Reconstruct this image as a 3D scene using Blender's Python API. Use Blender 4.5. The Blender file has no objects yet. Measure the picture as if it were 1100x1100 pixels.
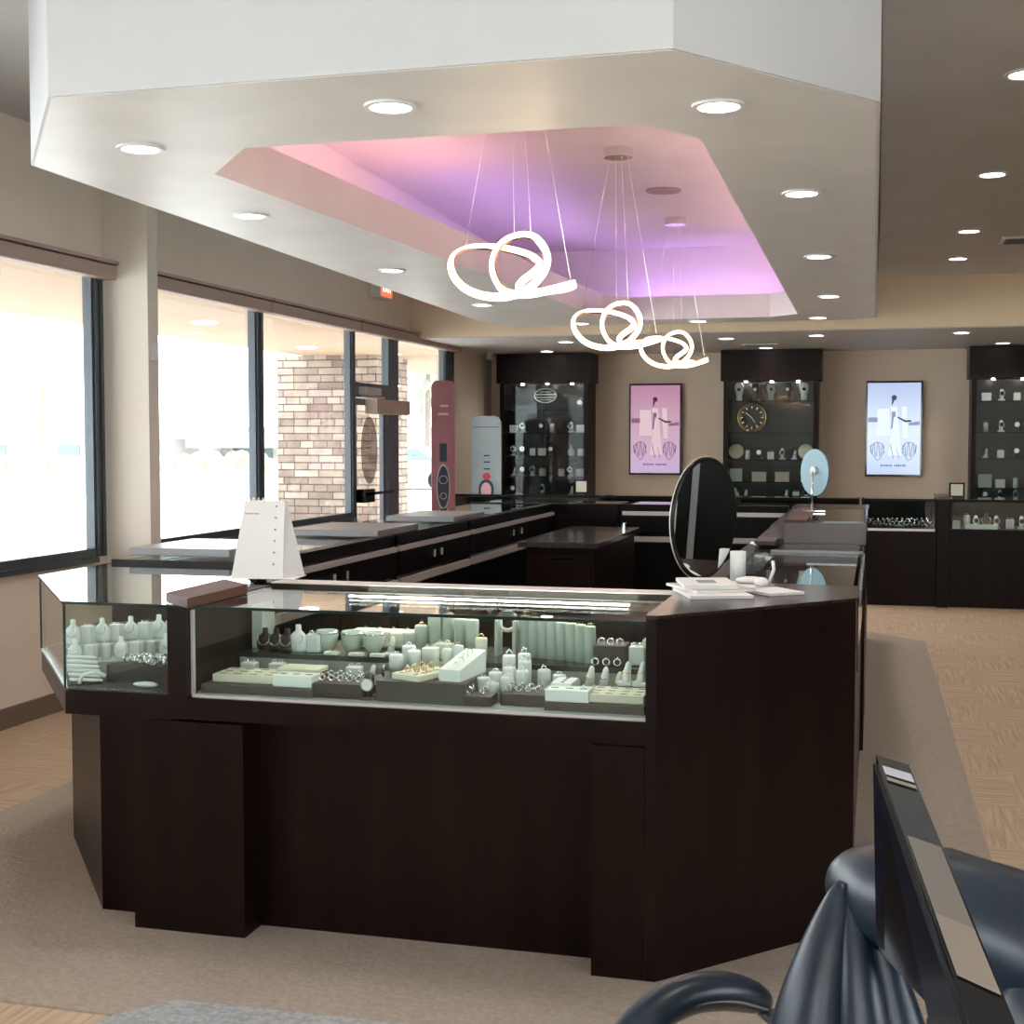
import bpy, bmesh, math, random
from mathutils import Vector, Matrix, Euler
random.seed(7)
PI = math.pi
S = bpy.context.scene
COL = S.collection

# ------------------------------------------------------------------ camera
cd = bpy.data.cameras.new('camera'); cam = bpy.data.objects.new('camera', cd); COL.objects.link(cam)
cam.location = (0, 0, 1.55)
cam.rotation_euler = (math.radians(90 - 3.06), 0, math.radians(15.0))
cd.sensor_fit = 'HORIZONTAL'; cd.sensor_width = 36.0; cd.lens = 1460.0 / 1100.0 * 36.0
cd.clip_start = 0.05; cd.clip_end = 400
S.camera = cam
# ------------------------------------------------------------------ world, sun, exposure
W = bpy.data.worlds.new('world'); S.world = W; W.use_nodes = True
bg = W.node_tree.nodes['Background']; bg.inputs[0].default_value = (0.90, 0.95, 1.0, 1); bg.inputs[1].default_value = 4.8
sd = bpy.data.lights.new('sun', 'SUN'); sd.energy = 5.0; sd.angle = math.radians(0.6); sd.color = (1.0, 0.93, 0.84)
sun = bpy.data.objects.new('sun', sd); COL.objects.link(sun); sun.rotation_euler = (math.radians(-12), math.radians(32), 0)
S.view_settings.view_transform = 'Standard'; S.view_settings.look = 'None'
S.view_settings.exposure = 0.75; S.view_settings.gamma = 1.0; S.view_settings.use_curve_mapping = False

DOWN_W = 20.0      # watts of each recessed downlight

# ------------------------------------------------------------------ materials
def new_mat(name):
    m = bpy.data.materials.new(name); m.use_nodes = True
    nt = m.node_tree; b = nt.nodes['Principled BSDF']
    return m, nt, b
def mat(name, col, rough=0.5, metal=0.0, emit=None, es=0.0, spec=0.5, coat=0.0):
    m, nt, b = new_mat(name)
    b.inputs['Base Color'].default_value = (*col, 1); b.inputs['Roughness'].default_value = rough
    b.inputs['Metallic'].default_value = metal; b.inputs['Specular IOR Level'].default_value = spec
    b.inputs['Coat Weight'].default_value = coat
    if emit: b.inputs['Emission Color'].default_value = (*emit, 1); b.inputs['Emission Strength'].default_value = es
    return m
def N(nt, t, **k):
    n = nt.nodes.new(t)
    for a, v in k.items(): setattr(n, a, v)
    return n
def noisy(name, c1, c2, scale=(5, 5, 5), rough=0.5, detail=4, bump=0.0, metal=0, spec=0.5, lo=0.35, hi=0.65):
    m, nt, b = new_mat(name)
    tc = N(nt, 'ShaderNodeTexCoord'); mp = N(nt, 'ShaderNodeMapping'); mp.inputs['Scale'].default_value = scale
    nz = N(nt, 'ShaderNodeTexNoise'); nz.inputs['Scale'].default_value = 1; nz.inputs['Detail'].default_value = detail
    cr = N(nt, 'ShaderNodeValToRGB'); cr.color_ramp.elements[0].position = lo; cr.color_ramp.elements[1].position = hi
    cr.color_ramp.elements[0].color = (*c1, 1); cr.color_ramp.elements[1].color = (*c2, 1)
    L = nt.links.new
    L(tc.outputs['Object'], mp.inputs[0]); L(mp.outputs[0], nz.inputs['Vector']); L(nz.outputs['Fac'], cr.inputs[0]); L(cr.outputs[0], b.inputs['Base Color'])
    b.inputs['Roughness'].default_value = rough; b.inputs['Metallic'].default_value = metal; b.inputs['Specular IOR Level'].default_value = spec
    if bump:
        bp = N(nt, 'ShaderNodeBump'); bp.inputs['Strength'].default_value = bump; bp.inputs['Distance'].default_value = 0.01
        L(nz.outputs['Fac'], bp.inputs['Height']); L(bp.outputs[0], b.inputs['Normal'])
    return m
def glass(name, tint=(1, 1, 1), base=0.04, rough=0.0):
    m = bpy.data.materials.new(name); m.use_nodes = True; nt = m.node_tree; nt.nodes.clear(); L = nt.links.new
    out = N(nt, 'ShaderNodeOutputMaterial'); mx = N(nt, 'ShaderNodeMixShader'); tr = N(nt, 'ShaderNodeBsdfTransparent'); gl = N(nt, 'ShaderNodeBsdfGlossy')
    tr.inputs[0].default_value = (*tint, 1); gl.inputs['Roughness'].default_value = rough; gl.inputs[0].default_value = (0.95, 0.97, 0.96, 1)
    lw = N(nt, 'ShaderNodeLayerWeight'); lw.inputs[0].default_value = 0.5
    p = N(nt, 'ShaderNodeMath', operation='POWER'); p.inputs[1].default_value = 5
    a = N(nt, 'ShaderNodeMath', operation='MULTIPLY_ADD'); a.inputs[1].default_value = 1 - base; a.inputs[2].default_value = base
    L(lw.outputs['Facing'], p.inputs[0]); L(p.outputs[0], a.inputs[0]); L(a.outputs[0], mx.inputs[0])
    L(tr.outputs[0], mx.inputs[1]); L(gl.outputs[0], mx.inputs[2]); L(mx.outputs[0], out.inputs[0])
    return m
M = {}
M['espresso'] = noisy('espresso wood', (0.0060, 0.0026, 0.0019), (0.0115, 0.0050, 0.0036), (14, 14, 1.2), rough=0.34, bump=0.03, spec=0.16)
M['espresso_top'] = noisy('espresso counter wood', (0.020, 0.010, 0.008), (0.033, 0.017, 0.013), (3, 20, 3), rough=0.22, spec=0.5)
M['black'] = mat('black laminate', (0.004, 0.0035, 0.0035), 0.35, spec=0.15)
M['alu'] = mat('brushed aluminium', (0.62, 0.60, 0.58), 0.4, 0.45)
M['chrome'] = mat('chrome', (0.75, 0.74, 0.72), 0.12, 1.0)
M['copper'] = mat('copper', (0.80, 0.45, 0.30), 0.25, 1.0)
M['gold'] = mat('gold', (0.85, 0.58, 0.25), 0.2, 1.0)
M['silver'] = mat('silver', (0.8, 0.8, 0.8), 0.15, 1.0)
M['case_glass'] = glass('case glass', (0.93, 0.98, 0.965), 0.035)
M['top_glass'] = glass('counter top glass', (0.92, 0.97, 0.955), 0.045)
M['window_glass'] = glass('window glass', (0.97, 0.985, 0.98), 0.03)
M['cabinet_glass'] = glass('cabinet glass', (0.92, 0.95, 0.94), 0.012)
M['glass_edge'] = mat('glass edge', (0.008, 0.025, 0.023), 0.15)
M['white'] = mat('white leatherette', (0.80, 0.82, 0.80), 0.5)
M['cream'] = mat('cream leatherette', (0.76, 0.72, 0.58), 0.55)
M['greenish'] = mat('pale green grey velvet', (0.50, 0.56, 0.50), 0.7)
M['brown_fabric'] = mat('dark brown leatherette', (0.035, 0.026, 0.022), 0.5)
M['grey_fabric'] = mat('charcoal riser fabric', (0.055, 0.05, 0.047), 0.6)
M['deck'] = mat('pale grey deck cloth', (0.42, 0.45, 0.44), 0.8)
M['led'] = mat('led strip', (1, 1, 1), 0.5, emit=(1.0, 0.96, 0.86), es=34)
M['down'] = mat('downlight lens', (1, 1, 1), 0.5, emit=(1.0, 0.97, 0.92), es=14)
M['cabspot'] = mat('cabinet spot lens', (1, 1, 1), 0.5, emit=(1.0, 0.95, 0.88), es=45)
M['downtrim'] = mat('downlight trim', (0.8, 0.8, 0.8), 0.4)
M['pend_led'] = mat('pendant led', (1, 1, 1), 0.5, emit=(1.0, 0.74, 0.47), es=6.0)
M['pink_led'] = mat('pink cove led', (1, 1, 1), 0.5, emit=(1.0, 0.50, 0.54), es=14)
M['purple_led'] = mat('purple cove led', (1, 1, 1), 0.5, emit=(0.58, 0.33, 1.0), es=10)
M['white_paint'] = noisy('white paint', (0.68, 0.70, 0.73), (0.71, 0.73, 0.76), (2, 2, 2), rough=0.6)
M['soffit_paint'] = noisy('soffit underside paint', (0.74, 0.72, 0.69), (0.79, 0.77, 0.74), (3, 3, 3), rough=0.42, bump=0.03)
M['tray_paint'] = noisy('tray paint', (0.80, 0.76, 0.76), (0.82, 0.78, 0.78), (2, 2, 2), rough=0.6)
M['ceiling_paint'] = noisy('grey ceiling paint', (0.56, 0.555, 0.545), (0.60, 0.595, 0.585), (2, 2, 2), rough=0.6)
M['rear_ceiling'] = noisy('rear ceiling paint', (0.52, 0.49, 0.46), (0.56, 0.53, 0.50), (2, 2, 2), rough=0.55)
M['wall'] = noisy('taupe wall paint', (0.66, 0.54, 0.415), (0.70, 0.57, 0.44), (3, 3, 3), rough=0.75)
M['band'] = noisy('tan band paint', (0.80, 0.64, 0.46), (0.84, 0.67, 0.48), (3, 3, 3), rough=0.7)
M['left_wall'] = noisy('window wall paint', (0.74, 0.635, 0.53), (0.78, 0.67, 0.56), (3, 3, 3), rough=0.75)
M['baseboard'] = mat('brown baseboard', (0.16, 0.115, 0.085), 0.5)
M['carpet'] = noisy('taupe carpet', (0.38, 0.32, 0.275), (0.45, 0.375, 0.325), (60, 60, 60), rough=0.95, spec=0.1, bump=0.3)
M['blind'] = mat('roller blind cassette', (0.42, 0.31, 0.26), 0.6)
M['window_frame'] = mat('bronze window frame', (0.085, 0.10, 0.115), 0.35, 0.4)
M['granite'] = noisy('dark granite', (0.03, 0.027, 0.026), (0.10, 0.09, 0.085), (90, 90, 90), rough=0.12, lo=0.45, hi=0.75)
M['pad'] = mat('grey counter pad', (0.22, 0.225, 0.235), 0.3)
M['cap'] = mat('mahogany counter cap', (0.095, 0.045, 0.035), 0.55, spec=.2)
M['leather'] = noisy('black blue leather', (0.007, 0.015, 0.028), (0.012, 0.025, 0.045), (12, 12, 12), rough=0.34, bump=0.06, spec=0.5)  # blue tint puts the window's reflection into the leather colour
M['stitch'] = mat('grey stitching', (0.16, 0.16, 0.17), 0.5)
M['grey_plastic'] = mat('grey chair plastic', (0.06, 0.06, 0.062), 0.4)
M['gloss_black'] = mat('glossy black plastic', (0.008, 0.009, 0.012), 0.08, spec=0.6)
M['screen_black'] = mat('dark screen', (0.004, 0.006, 0.014), 0.2)
M['desk'] = noisy('grey speckled desk top', (0.24, 0.26, 0.29), (0.40, 0.42, 0.45), (120, 120, 120), rough=0.4)
M['paper'] = mat('white paper', (0.70, 0.68, 0.67), 0.7)
M['ink'] = mat('grey ink', (0.22, 0.22, 0.24), 0.7)
M['blue_plastic'] = mat('blue grey mirror back', (0.17, 0.33, 0.40), 0.4)
M['mirror'] = mat('mirror', (0.82, 0.84, 0.82), 0.01, 1.0)
M['black_metal'] = mat('black metal', (0.01, 0.01, 0.01), 0.25, 0.6)
M['mauve'] = noisy('mauve banner', (0.30, 0.10, 0.12), (0.36, 0.14, 0.16), (6, 6, 3), rough=0.4)
M['pale_blue'] = noisy('pale blue banner', (0.30, 0.36, 0.38), (0.36, 0.42, 0.44), (4, 4, 2), rough=0.35)
M['navy'] = mat('navy print', (0.02, 0.04, 0.07), 0.5)
M['redprint'] = mat('red print', (0.55, 0.05, 0.07), 0.5)
M['pinkprint'] = mat('pink print', (0.75, 0.45, 0.45), 0.5)
M['concrete'] = mat('bright concrete', (0.80, 0.80, 0.78), 0.8)
M['canopy'] = mat('peach canopy', (0.31, 0.205, 0.13), 0.8)
M['hedge'] = noisy('hedge', (0.25, 0.32, 0.10), (0.60, 0.62, 0.35), (2, 2, 2), rough=0.9)
M['leaf'] = noisy('tree leaves', (0.16, 0.28, 0.13), (0.34, 0.46, 0.28), (2, 2, 2), rough=0.8)
M['bark'] = mat('bark', (0.18, 0.14, 0.11), 0.9)
M['building'] = mat('pale building', (0.62, 0.60, 0.56), 0.8)
M['roof'] = mat('pale roof', (0.66, 0.66, 0.68), 0.8)
M['shopglass'] = mat('far shop glass', (0.12, 0.17, 0.19), 0.15)
M['car'] = mat('silver car paint', (0.35, 0.42, 0.47), 0.3, 0.3)
M['exitred'] = mat('lit red sign face', (0.7, 0.05, 0.03), 0.4, emit=(1.0, 0.08, 0.04), es=1.6)
M['exitletter'] = mat('lit letters', (1, 1, 1), 0.4, emit=(1.0, 0.75, 0.65), es=1.5)
M['tan_box'] = mat('tan box card', (0.55, 0.48, 0.38), 0.6)
M['shelf'] = mat('dark shelf', (0.012, 0.016, 0.015), 0.15)
M['cab_back'] = mat('cabinet back panel', (0.014, 0.013, 0.013), 0.3)
M['clear'] = glass('clear acrylic', (0.85, 0.9, 0.93), 0.12)

def floor_mat():
    m, nt, b = new_mat('beige woven floor tile'); L = nt.links.new
    tc = N(nt, 'ShaderNodeTexCoord'); mp = N(nt, 'ShaderNodeMapping'); mp.inputs['Rotation'].default_value = (0, 0, 0)
    ck = N(nt, 'ShaderNodeTexChecker'); ck.inputs['Scale'].default_value = 1.0 / .6
    def streak(sc):
        p = N(nt, 'ShaderNodeMapping'); p.inputs['Scale'].default_value = sc
        z = N(nt, 'ShaderNodeTexNoise'); z.inputs['Scale'].default_value = 1; z.inputs['Detail'].default_value = 5
        L(mp.outputs[0], p.inputs[0]); L(p.outputs[0], z.inputs['Vector']); return z
    a = streak((3, 70, 1)); c = streak((70, 3, 1))
    mx = N(nt, 'ShaderNodeMix'); mx.data_type = 'FLOAT'
    L(tc.outputs['Object'], mp.inputs[0]); L(mp.outputs[0], ck.inputs['Vector'])
    L(ck.outputs['Fac'], mx.inputs[0]); L(a.outputs['Fac'], mx.inputs[2]); L(c.outputs['Fac'], mx.inputs[3])
    cr = N(nt, 'ShaderNodeValToRGB'); cr.color_ramp.elements[0].position = 0.3; cr.color_ramp.elements[1].position = 0.7
    cr.color_ramp.elements[0].color = (0.38, 0.27, 0.18, 1); cr.color_ramp.elements[1].color = (0.64, 0.48, 0.34, 1)
    L(mx.outputs[0], cr.inputs[0]); L(cr.outputs[0], b.inputs['Base Color']); b.inputs['Roughness'].default_value = 0.6
    return m
M['floor'] = floor_mat()
def stone_mat():
    m, nt, b = new_mat('stacked ledge stone'); L = nt.links.new
    tc = N(nt, 'ShaderNodeTexCoord'); sp = N(nt, 'ShaderNodeSeparateXYZ'); ad = N(nt, 'ShaderNodeMath', operation='ADD'); cb = N(nt, 'ShaderNodeCombineXYZ')
    L(tc.outputs['Object'], sp.inputs[0]); L(sp.outputs[0], ad.inputs[0]); L(sp.outputs[1], ad.inputs[1]); L(ad.outputs[0], cb.inputs[0]); L(sp.outputs[2], cb.inputs[1])
    br = N(nt, 'ShaderNodeTexBrick'); br.inputs['Scale'].default_value = 1.0; br.inputs['Brick Width'].default_value = 0.38; br.inputs['Row Height'].default_value = 0.105
    br.inputs['Mortar Size'].default_value = 0.008; br.offset = 0.43; br.squash = 0.55; br.squash_frequency = 3
    br.inputs['Color1'].default_value = (0.36, 0.29, 0.235, 1); br.inputs['Color2'].default_value = (0.17, 0.125, 0.10, 1); br.inputs['Mortar'].default_value = (0.06, 0.045, 0.04, 1)
    nz = N(nt, 'ShaderNodeTexNoise'); nz.inputs['Scale'].default_value = 5
    mx = N(nt, 'ShaderNodeMix'); mx.data_type = 'RGBA'; mx.blend_type = 'OVERLAY'; mx.inputs[0].default_value = 0.5
    L(cb.outputs[0], br.inputs['Vector']); L(cb.outputs[0], nz.inputs['Vector']); L(br.outputs['Color'], mx.inputs[6]); L(nz.outputs['Fac'], mx.inputs[7]); L(mx.outputs[2], b.inputs['Base Color'])
    bp = N(nt, 'ShaderNodeBump'); bp.inputs['Strength'].default_value = 0.7; bp.inputs['Distance'].default_value = 0.03
    L(br.outputs['Fac'], bp.inputs['Height']); bp.invert = True; L(bp.outputs[0], b.inputs['Normal']); b.inputs['Roughness'].default_value = 0.85
    return m
M['stone'] = stone_mat()
def screen_mat(name, top, mid, bot, es):
    m, nt, b = new_mat(name); L = nt.links.new
    tc = N(nt, 'ShaderNodeTexCoord'); sp = N(nt, 'ShaderNodeSeparateXYZ'); cr = N(nt, 'ShaderNodeValToRGB')
    e = cr.color_ramp.elements; e[0].color = (*bot, 1); e[1].color = (*top, 1); k = e.new(0.45); k.color = (*mid, 1)
    L(tc.outputs['Generated'], sp.inputs[0]); L(sp.outputs[2], cr.inputs[0])
    L(cr.outputs[0], b.inputs['Emission Color']); b.inputs['Emission Strength'].default_value = es
    b.inputs['Base Color'].default_value = (0.02, 0.02, 0.02, 1); b.inputs['Roughness'].default_value = 0.12
    return m
M['screen_pink'] = screen_mat('pink screen picture', (0.27, 0.12, 0.19), (0.33, 0.20, 0.26), (0.32, 0.23, 0.36), 1.0)
M['screen_blue'] = screen_mat('blue screen picture', (0.28, 0.33, 0.50), (0.37, 0.43, 0.52), (0.31, 0.38, 0.54), 1.0)
def em(name, c, s): return mat(name, tuple(v * .1 for v in c), 0.4, emit=c, es=s, spec=.2)
M['p_dark'] = em('screen dark violet', (0.05, 0.015, 0.035), 1); M['p_mid'] = em('screen mid violet', (0.15, 0.07, 0.13), 1); M['p_lite'] = em('screen pale pink', (0.43, 0.32, 0.35), 1.0)
M['b_dark'] = em('screen slate', (0.03, 0.045, 0.08), 1); M['b_mid'] = em('screen mid blue', (0.17, 0.21, 0.30), 1); M['b_lite'] = em('screen white', (0.52, 0.57, 0.60), 1.0)

# ------------------------------------------------------------------ mesh building helpers
class MB:
    def __init__(self): self.b = bmesh.new()
    def _x(self, vs, mtx):
        if mtx is not None: bmesh.ops.transform(self.b, matrix=mtx, verts=vs)
        return self
    def box(self, x0, x1, y0, y1, z0, z1, mtx=None, bev=0.0):
        r = bmesh.ops.create_cube(self.b, size=1)['verts']
        for v in r: v.co = Vector(((x0 + x1) / 2 + v.co.x * (x1 - x0), (y0 + y1) / 2 + v.co.y * (y1 - y0), (z0 + z1) / 2 + v.co.z * (z1 - z0)))
        if bev:
            es = list({e for v in r for e in v.link_edges})
            q = bmesh.ops.bevel(self.b, geom=es, offset=bev, segments=2, affect='EDGES', profile=0.5)
            r = q['verts']
        return self._x(r, mtx)
    def prism(self, pts, z0, z1, mtx=None):
        n = len(pts)
        a = [self.b.verts.new((p[0], p[1], z0)) for p in pts]; c = [self.b.verts.new((p[0], p[1], z1)) for p in pts]
        self.b.faces.new(a[::-1]); self.b.faces.new(c)
        for i in range(n): self.b.faces.new((a[i], a[(i + 1) % n], c[(i + 1) % n], c[i]))
        return self._x(a + c, mtx)
    def ring(self, outer, inner, z0, z1):
        n = len(outer)
        V = [[self.b.verts.new((p[0], p[1], z)) for p in P] for P in (outer, inner) for z in (z0, z1)]
        ob, ot, ib, it = V
        for i in range(n):
            j = (i + 1) % n
            self.b.faces.new((ob[i], ob[j], ot[j], ot[i])); self.b.faces.new((ib[j], ib[i], it[i], it[j]))
            self.b.faces.new((ot[i], ot[j], it[j], it[i])); self.b.faces.new((ob[j], ob[i], ib[i], ib[j]))
        return self
    def cyl(self, r, z0, z1, x=0, y=0, r2=None, seg=20, mtx=None, cap=True):
        vs = bmesh.ops.create_cone(self.b, cap_ends=cap, segments=seg, radius1=r, radius2=r if r2 is None else r2, depth=z1 - z0)['verts']
        for v in vs: v.co += Vector((x, y, (z0 + z1) / 2))
        return self._x(vs, mtx)
    def sph(self, x, y, z, rx, ry=None, rz=None, seg=16, mtx=None):
        ry = ry or rx; rz = rz or rx
        vs = bmesh.ops.create_uvsphere(self.b, u_segments=seg, v_segments=max(6, seg // 2), radius=1)['verts']
        for v in vs: v.co = Vector((v.co.x * rx, v.co.y * ry, v.co.z * rz))
        if mtx is not None: bmesh.ops.transform(self.b, matrix=mtx, verts=vs)
        for v in vs: v.co += Vector((x, y, z))
        return self
    def lathe(self, prof, seg=20, mtx=None, sy=1.0):
        rows = []
        for r, z in prof:
            rows.append([self.b.verts.new((r * math.cos(2 * PI * i / seg), sy * r * math.sin(2 * PI * i / seg), z)) for i in range(seg)])
        for a, c in zip(rows, rows[1:]):
            for i in range(seg): self.b.faces.new((a[i], a[(i + 1) % seg], c[(i + 1) % seg], c[i]))
        self.b.faces.new(rows[0][::-1]); self.b.faces.new(rows[-1])
        return self._x([v for r in rows for v in r], mtx)
    def torus(self, R, r, mtx=None, seg=24, sg=8):
        rows = []
        for i in range(seg):
            a = 2 * PI * i / seg
            rows.append([self.b.verts.new(((R + r * math.cos(2 * PI * k / sg)) * math.cos(a), (R + r * math.cos(2 * PI * k / sg)) * math.sin(a), r * math.sin(2 * PI * k / sg))) for k in range(sg)])
        for i in range(seg):
            a, c = rows[i], rows[(i + 1) % seg]
            for k in range(sg): self.b.faces.new((a[k], c[k], c[(k + 1) % sg], a[(k + 1) % sg]))
        return self._x([v for r in rows for v in r], mtx)
    def tube(self, pts, r, seg=8, closed=False, rr=None):
        P = [Vector(p) for p in pts]; n = len(P); rows = []
        prev = None
        for i in range(n):
            if closed: t = (P[(i + 1) % n] - P[i - 1])
            else: t = P[min(i + 1, n - 1)] - P[max(i - 1, 0)]
            t.normalize()
            u = (prev - t * prev.dot(t)) if prev is not None else t.cross(Vector((0.13, 0.2, 1)) if abs(t.z) < 0.9 else Vector((1, 0, 0)))
            u.normalize(); prev = u; w = t.cross(u)
            q = rr[i] if rr else r
            rows.append([self.b.verts.new(P[i] + (u * math.cos(2 * PI * k / seg) + w * math.sin(2 * PI * k / seg)) * q) for k in range(seg)])
        m = n if closed else n - 1
        for i in range(m):
            a, c = rows[i], rows[(i + 1) % n]
            for k in range(seg): self.b.faces.new((a[k], a[(k + 1) % seg], c[(k + 1) % seg], c[k]))
        if not closed: self.b.faces.new(rows[0][::-1]); self.b.faces.new(rows[-1])
        return self
    def band(self, pts, nrm, wid, thick, out=0.0):
        # closed flat band: pts path, nrm outward normals, wid along the path's side axis
        P = [Vector(p) for p in pts]; n = len(P); rows = []
        for i in range(n):
            t = (P[(i + 1) % n] - P[i - 1]).normalized(); o = Vector(nrm[i]); o = (o - t * o.dot(t)).normalized(); s = t.cross(o)
            c = P[i] + o * out
            rows.append([self.b.verts.new(c + s * a * wid / 2 + o * b_ * thick / 2) for a, b_ in ((-1, -1), (1, -1), (1, 1), (-1, 1))])
        for i in range(n):
            a, c = rows[i], rows[(i + 1) % n]
            for k in range(4): self.b.faces.new((a[k], a[(k + 1) % 4], c[(k + 1) % 4], c[k]))
        return self
    def build(self, name, m, parent=None, smooth=False, world=True):
        bmesh.ops.recalc_face_normals(self.b, faces=self.b.faces[:])
        if parent is not None and world:
            o = Vector((0, 0, 0)); p = parent
            while p is not None: o += p.location; p = p.parent
            for v in self.b.verts: v.co -= o
        me = bpy.data.meshes.new(name); self.b.to_mesh(me); self.b.free()
        me.materials.append(M[m] if isinstance(m, str) else m)
        if smooth:
            for p in me.polygons: p.use_smooth = True
        ob = bpy.data.objects.new(name, me); COL.objects.link(ob)
        if parent is not None: ob.parent = parent
        return ob
def tag(o, label=None, cat=None, group=None, kind=None):
    if label: o['label'] = label
    if cat: o['category'] = cat
    if group: o['group'] = group
    if kind: o['kind'] = kind
    return o
def thing(name, label, cat, loc=(0, 0, 0), rz=0, group=None):
    o = bpy.data.objects.new(name, None); o.empty_display_size = 0.05; COL.objects.link(o)
    o.location = loc; o.rotation_euler = (0, 0, rz)
    return tag(o, label, cat, group)
def struct(name, mb, m, smooth=False, label=None):
    o = mb.build(name, m, None, smooth); o['kind'] = 'structure'
    if label: o['label'] = label
    return o
def sthing(name, loc=(0, 0, 0)):
    o = bpy.data.objects.new(name, None); COL.objects.link(o); o.location = loc; o['kind'] = 'structure'; return o
def dup(root, loc, rz=0, label=None, group=None, sc=None, mats=None):
    r = root.copy(); COL.objects.link(r); r.location = loc; r.rotation_euler = (0, 0, rz)
    if sc: r.scale = sc if isinstance(sc, tuple) else (sc, sc, sc)
    if label: r['label'] = label
    if group: r['group'] = group
    for ch in root.children:
        c = ch.copy(); COL.objects.link(c); c.parent = r
        for g in ch.children:
            d = g.copy(); COL.objects.link(d); d.parent = c
    return r
T = Matrix.Translation
def R(a, ax): return Matrix.Rotation(a, 4, ax)
ORD = ['first', 'second', 'third', 'fourth', 'fifth', 'sixth', 'seventh', 'eighth', 'ninth', 'tenth', 'eleventh', 'twelfth', 'thirteenth', 'fourteenth', 'fifteenth', 'sixteenth']

# ------------------------------------------------------------------ room shell
struct('floor', MB().box(-4.7, 6, -3.2, 16.1, -0.1, 0), 'floor')
OCT = [(-2.45, 3.18), (-0.35, 3.18), (0.44, 4.1), (0.40, 10.9), (-0.1, 11.4), (-3.0, 11.4), (-3.47, 10.9), (-3.49, 4.6)]
OCT = [(-2.5, 3.18), (-0.35, 3.18), (0.44, 4.1), (0.38, 10.8), (-0.1, 11.3), (-3.0, 11.3), (-3.45, 10.9), (-3.50, 4.65)]
struct('floor', MB().prism(OCT, 0.0, 0.006), 'carpet')
wl = MB()
wl.box(-4.7, -4.5, -3.0, 11.37, 0, 0.85).box(-4.7, -4.5, 12.5, 14.32, 0, 0.62)
wl.box(-4.7, -4.5, -3.0, 14.32, 2.575, 3.5).box(-4.7, -4.5, 14.32, 15.85, 0, 3.5).box(-4.7, -4.5, -3.2, -2.0, 0.85, 2.57)
struct('wall_left', wl, 'left_wall')
struct('trim_1', MB().box(-4.5, -4.2, 7.30, 7.42, 0, 3.28), mat('cream pilaster paint', (.70, .64, .56), .6))
struct('wall_back', MB().box(-4.7, 6.0, 15.85, 16.0, 0, 3.5), 'wall')
struct('wall_right', MB().box(6.0, 6.2, 3.0, 16.0, 0, 3.5).box(6.0, 6.2, -3.2, 3.0, 0, .5).box(6.0, 6.2, -3.2, 3.0, 2.7, 3.5).box(6.0, 6.2, -3.2, -2.6, .5, 2.7), 'wall')
wf = MB().box(-4.7, -1.3, -3.2, -3.0, 0, 3.5).box(-1.3, 2.2, -3.2, -3.0, 0, 0.5).box(-1.3, 2.2, -3.2, -3.0, 2.5, 3.5).box(2.2, 6.0, -3.2, -3.0, 0, 3.5).box(0.35, 0.55, -3.2, -3.0, 0.5, 2.5)
struct('wall_front', wf, 'wall')
struct('ceiling', MB().box(-4.7, 0.0, -3.2, 13.0, 3.28, 3.5), 'ceiling_paint')
struct('ceiling', MB().box(0.0, 6.2, -3.2, 13.0, 3.02, 3.5), 'ceiling_paint')
struct('ceiling', MB().box(-4.7, 6.2, 12.9, 16.0, 2.55, 2.70), 'rear_ceiling')
struct('trim_2', MB().box(-4.5, 6.0, 12.88, 13.0, 2.56, 3.27), 'band')
struct('baseboard_left', MB().box(-4.5, -4.48, -3.0, 11.37, 0, 0.11), 'baseboard')
struct('baseboard_back', MB().box(-4.5, 6.0, 15.83, 15.85, 0, 0.11), 'baseboard')

# windows along the left wall
def win(n, y0, y1, z0, z1, right=0.13, left=0.04, x=-4.5):
    r = sthing('window_%d' % n, (x, (y0 + y1) / 2, z0))
    f = MB()
    f.box(x - .05, x + .008, y0, y0 + left, z0, z1).box(x - .05, x + .008, y1 - right, y1, z0, z1)
    if right > 0.09:
        f.box(x, x + .02, y1 - right + .02, y1 - right + .045, z0, z1).box(x, x + .02, y1 - .05, y1 - .025, z0, z1)
    f.box(x - .05, x + .008, y0 + left, y1 - right, z0, z0 + .05).box(x - .05, x + .008, y0 + left, y1 - right, z1 - .05, z1)
    f.box(x - .02, x + .04, y0 + left, y1 - right, z0 - .03, z0)
    f.build('window_frame', 'window_frame', r)
    MB().box(x - .03, x - .022, y0 + left, y1 - right, z0 + .05, z1 - .05).build('glass_pane', 'window_glass', r)
win(1, 2.2, 7.29, 0.85, 2.57)
win(2, 7.42, 9.48, 0.85, 2.57)
win(3, 9.48, 11.37, 0.85, 2.57, right=0.12, left=0.02)
win(4, 12.5, 14.30, 0.62, 2.57, right=0.36, left=0.0)
win(5, -2.0, 2.2, 0.85, 2.57)
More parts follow.
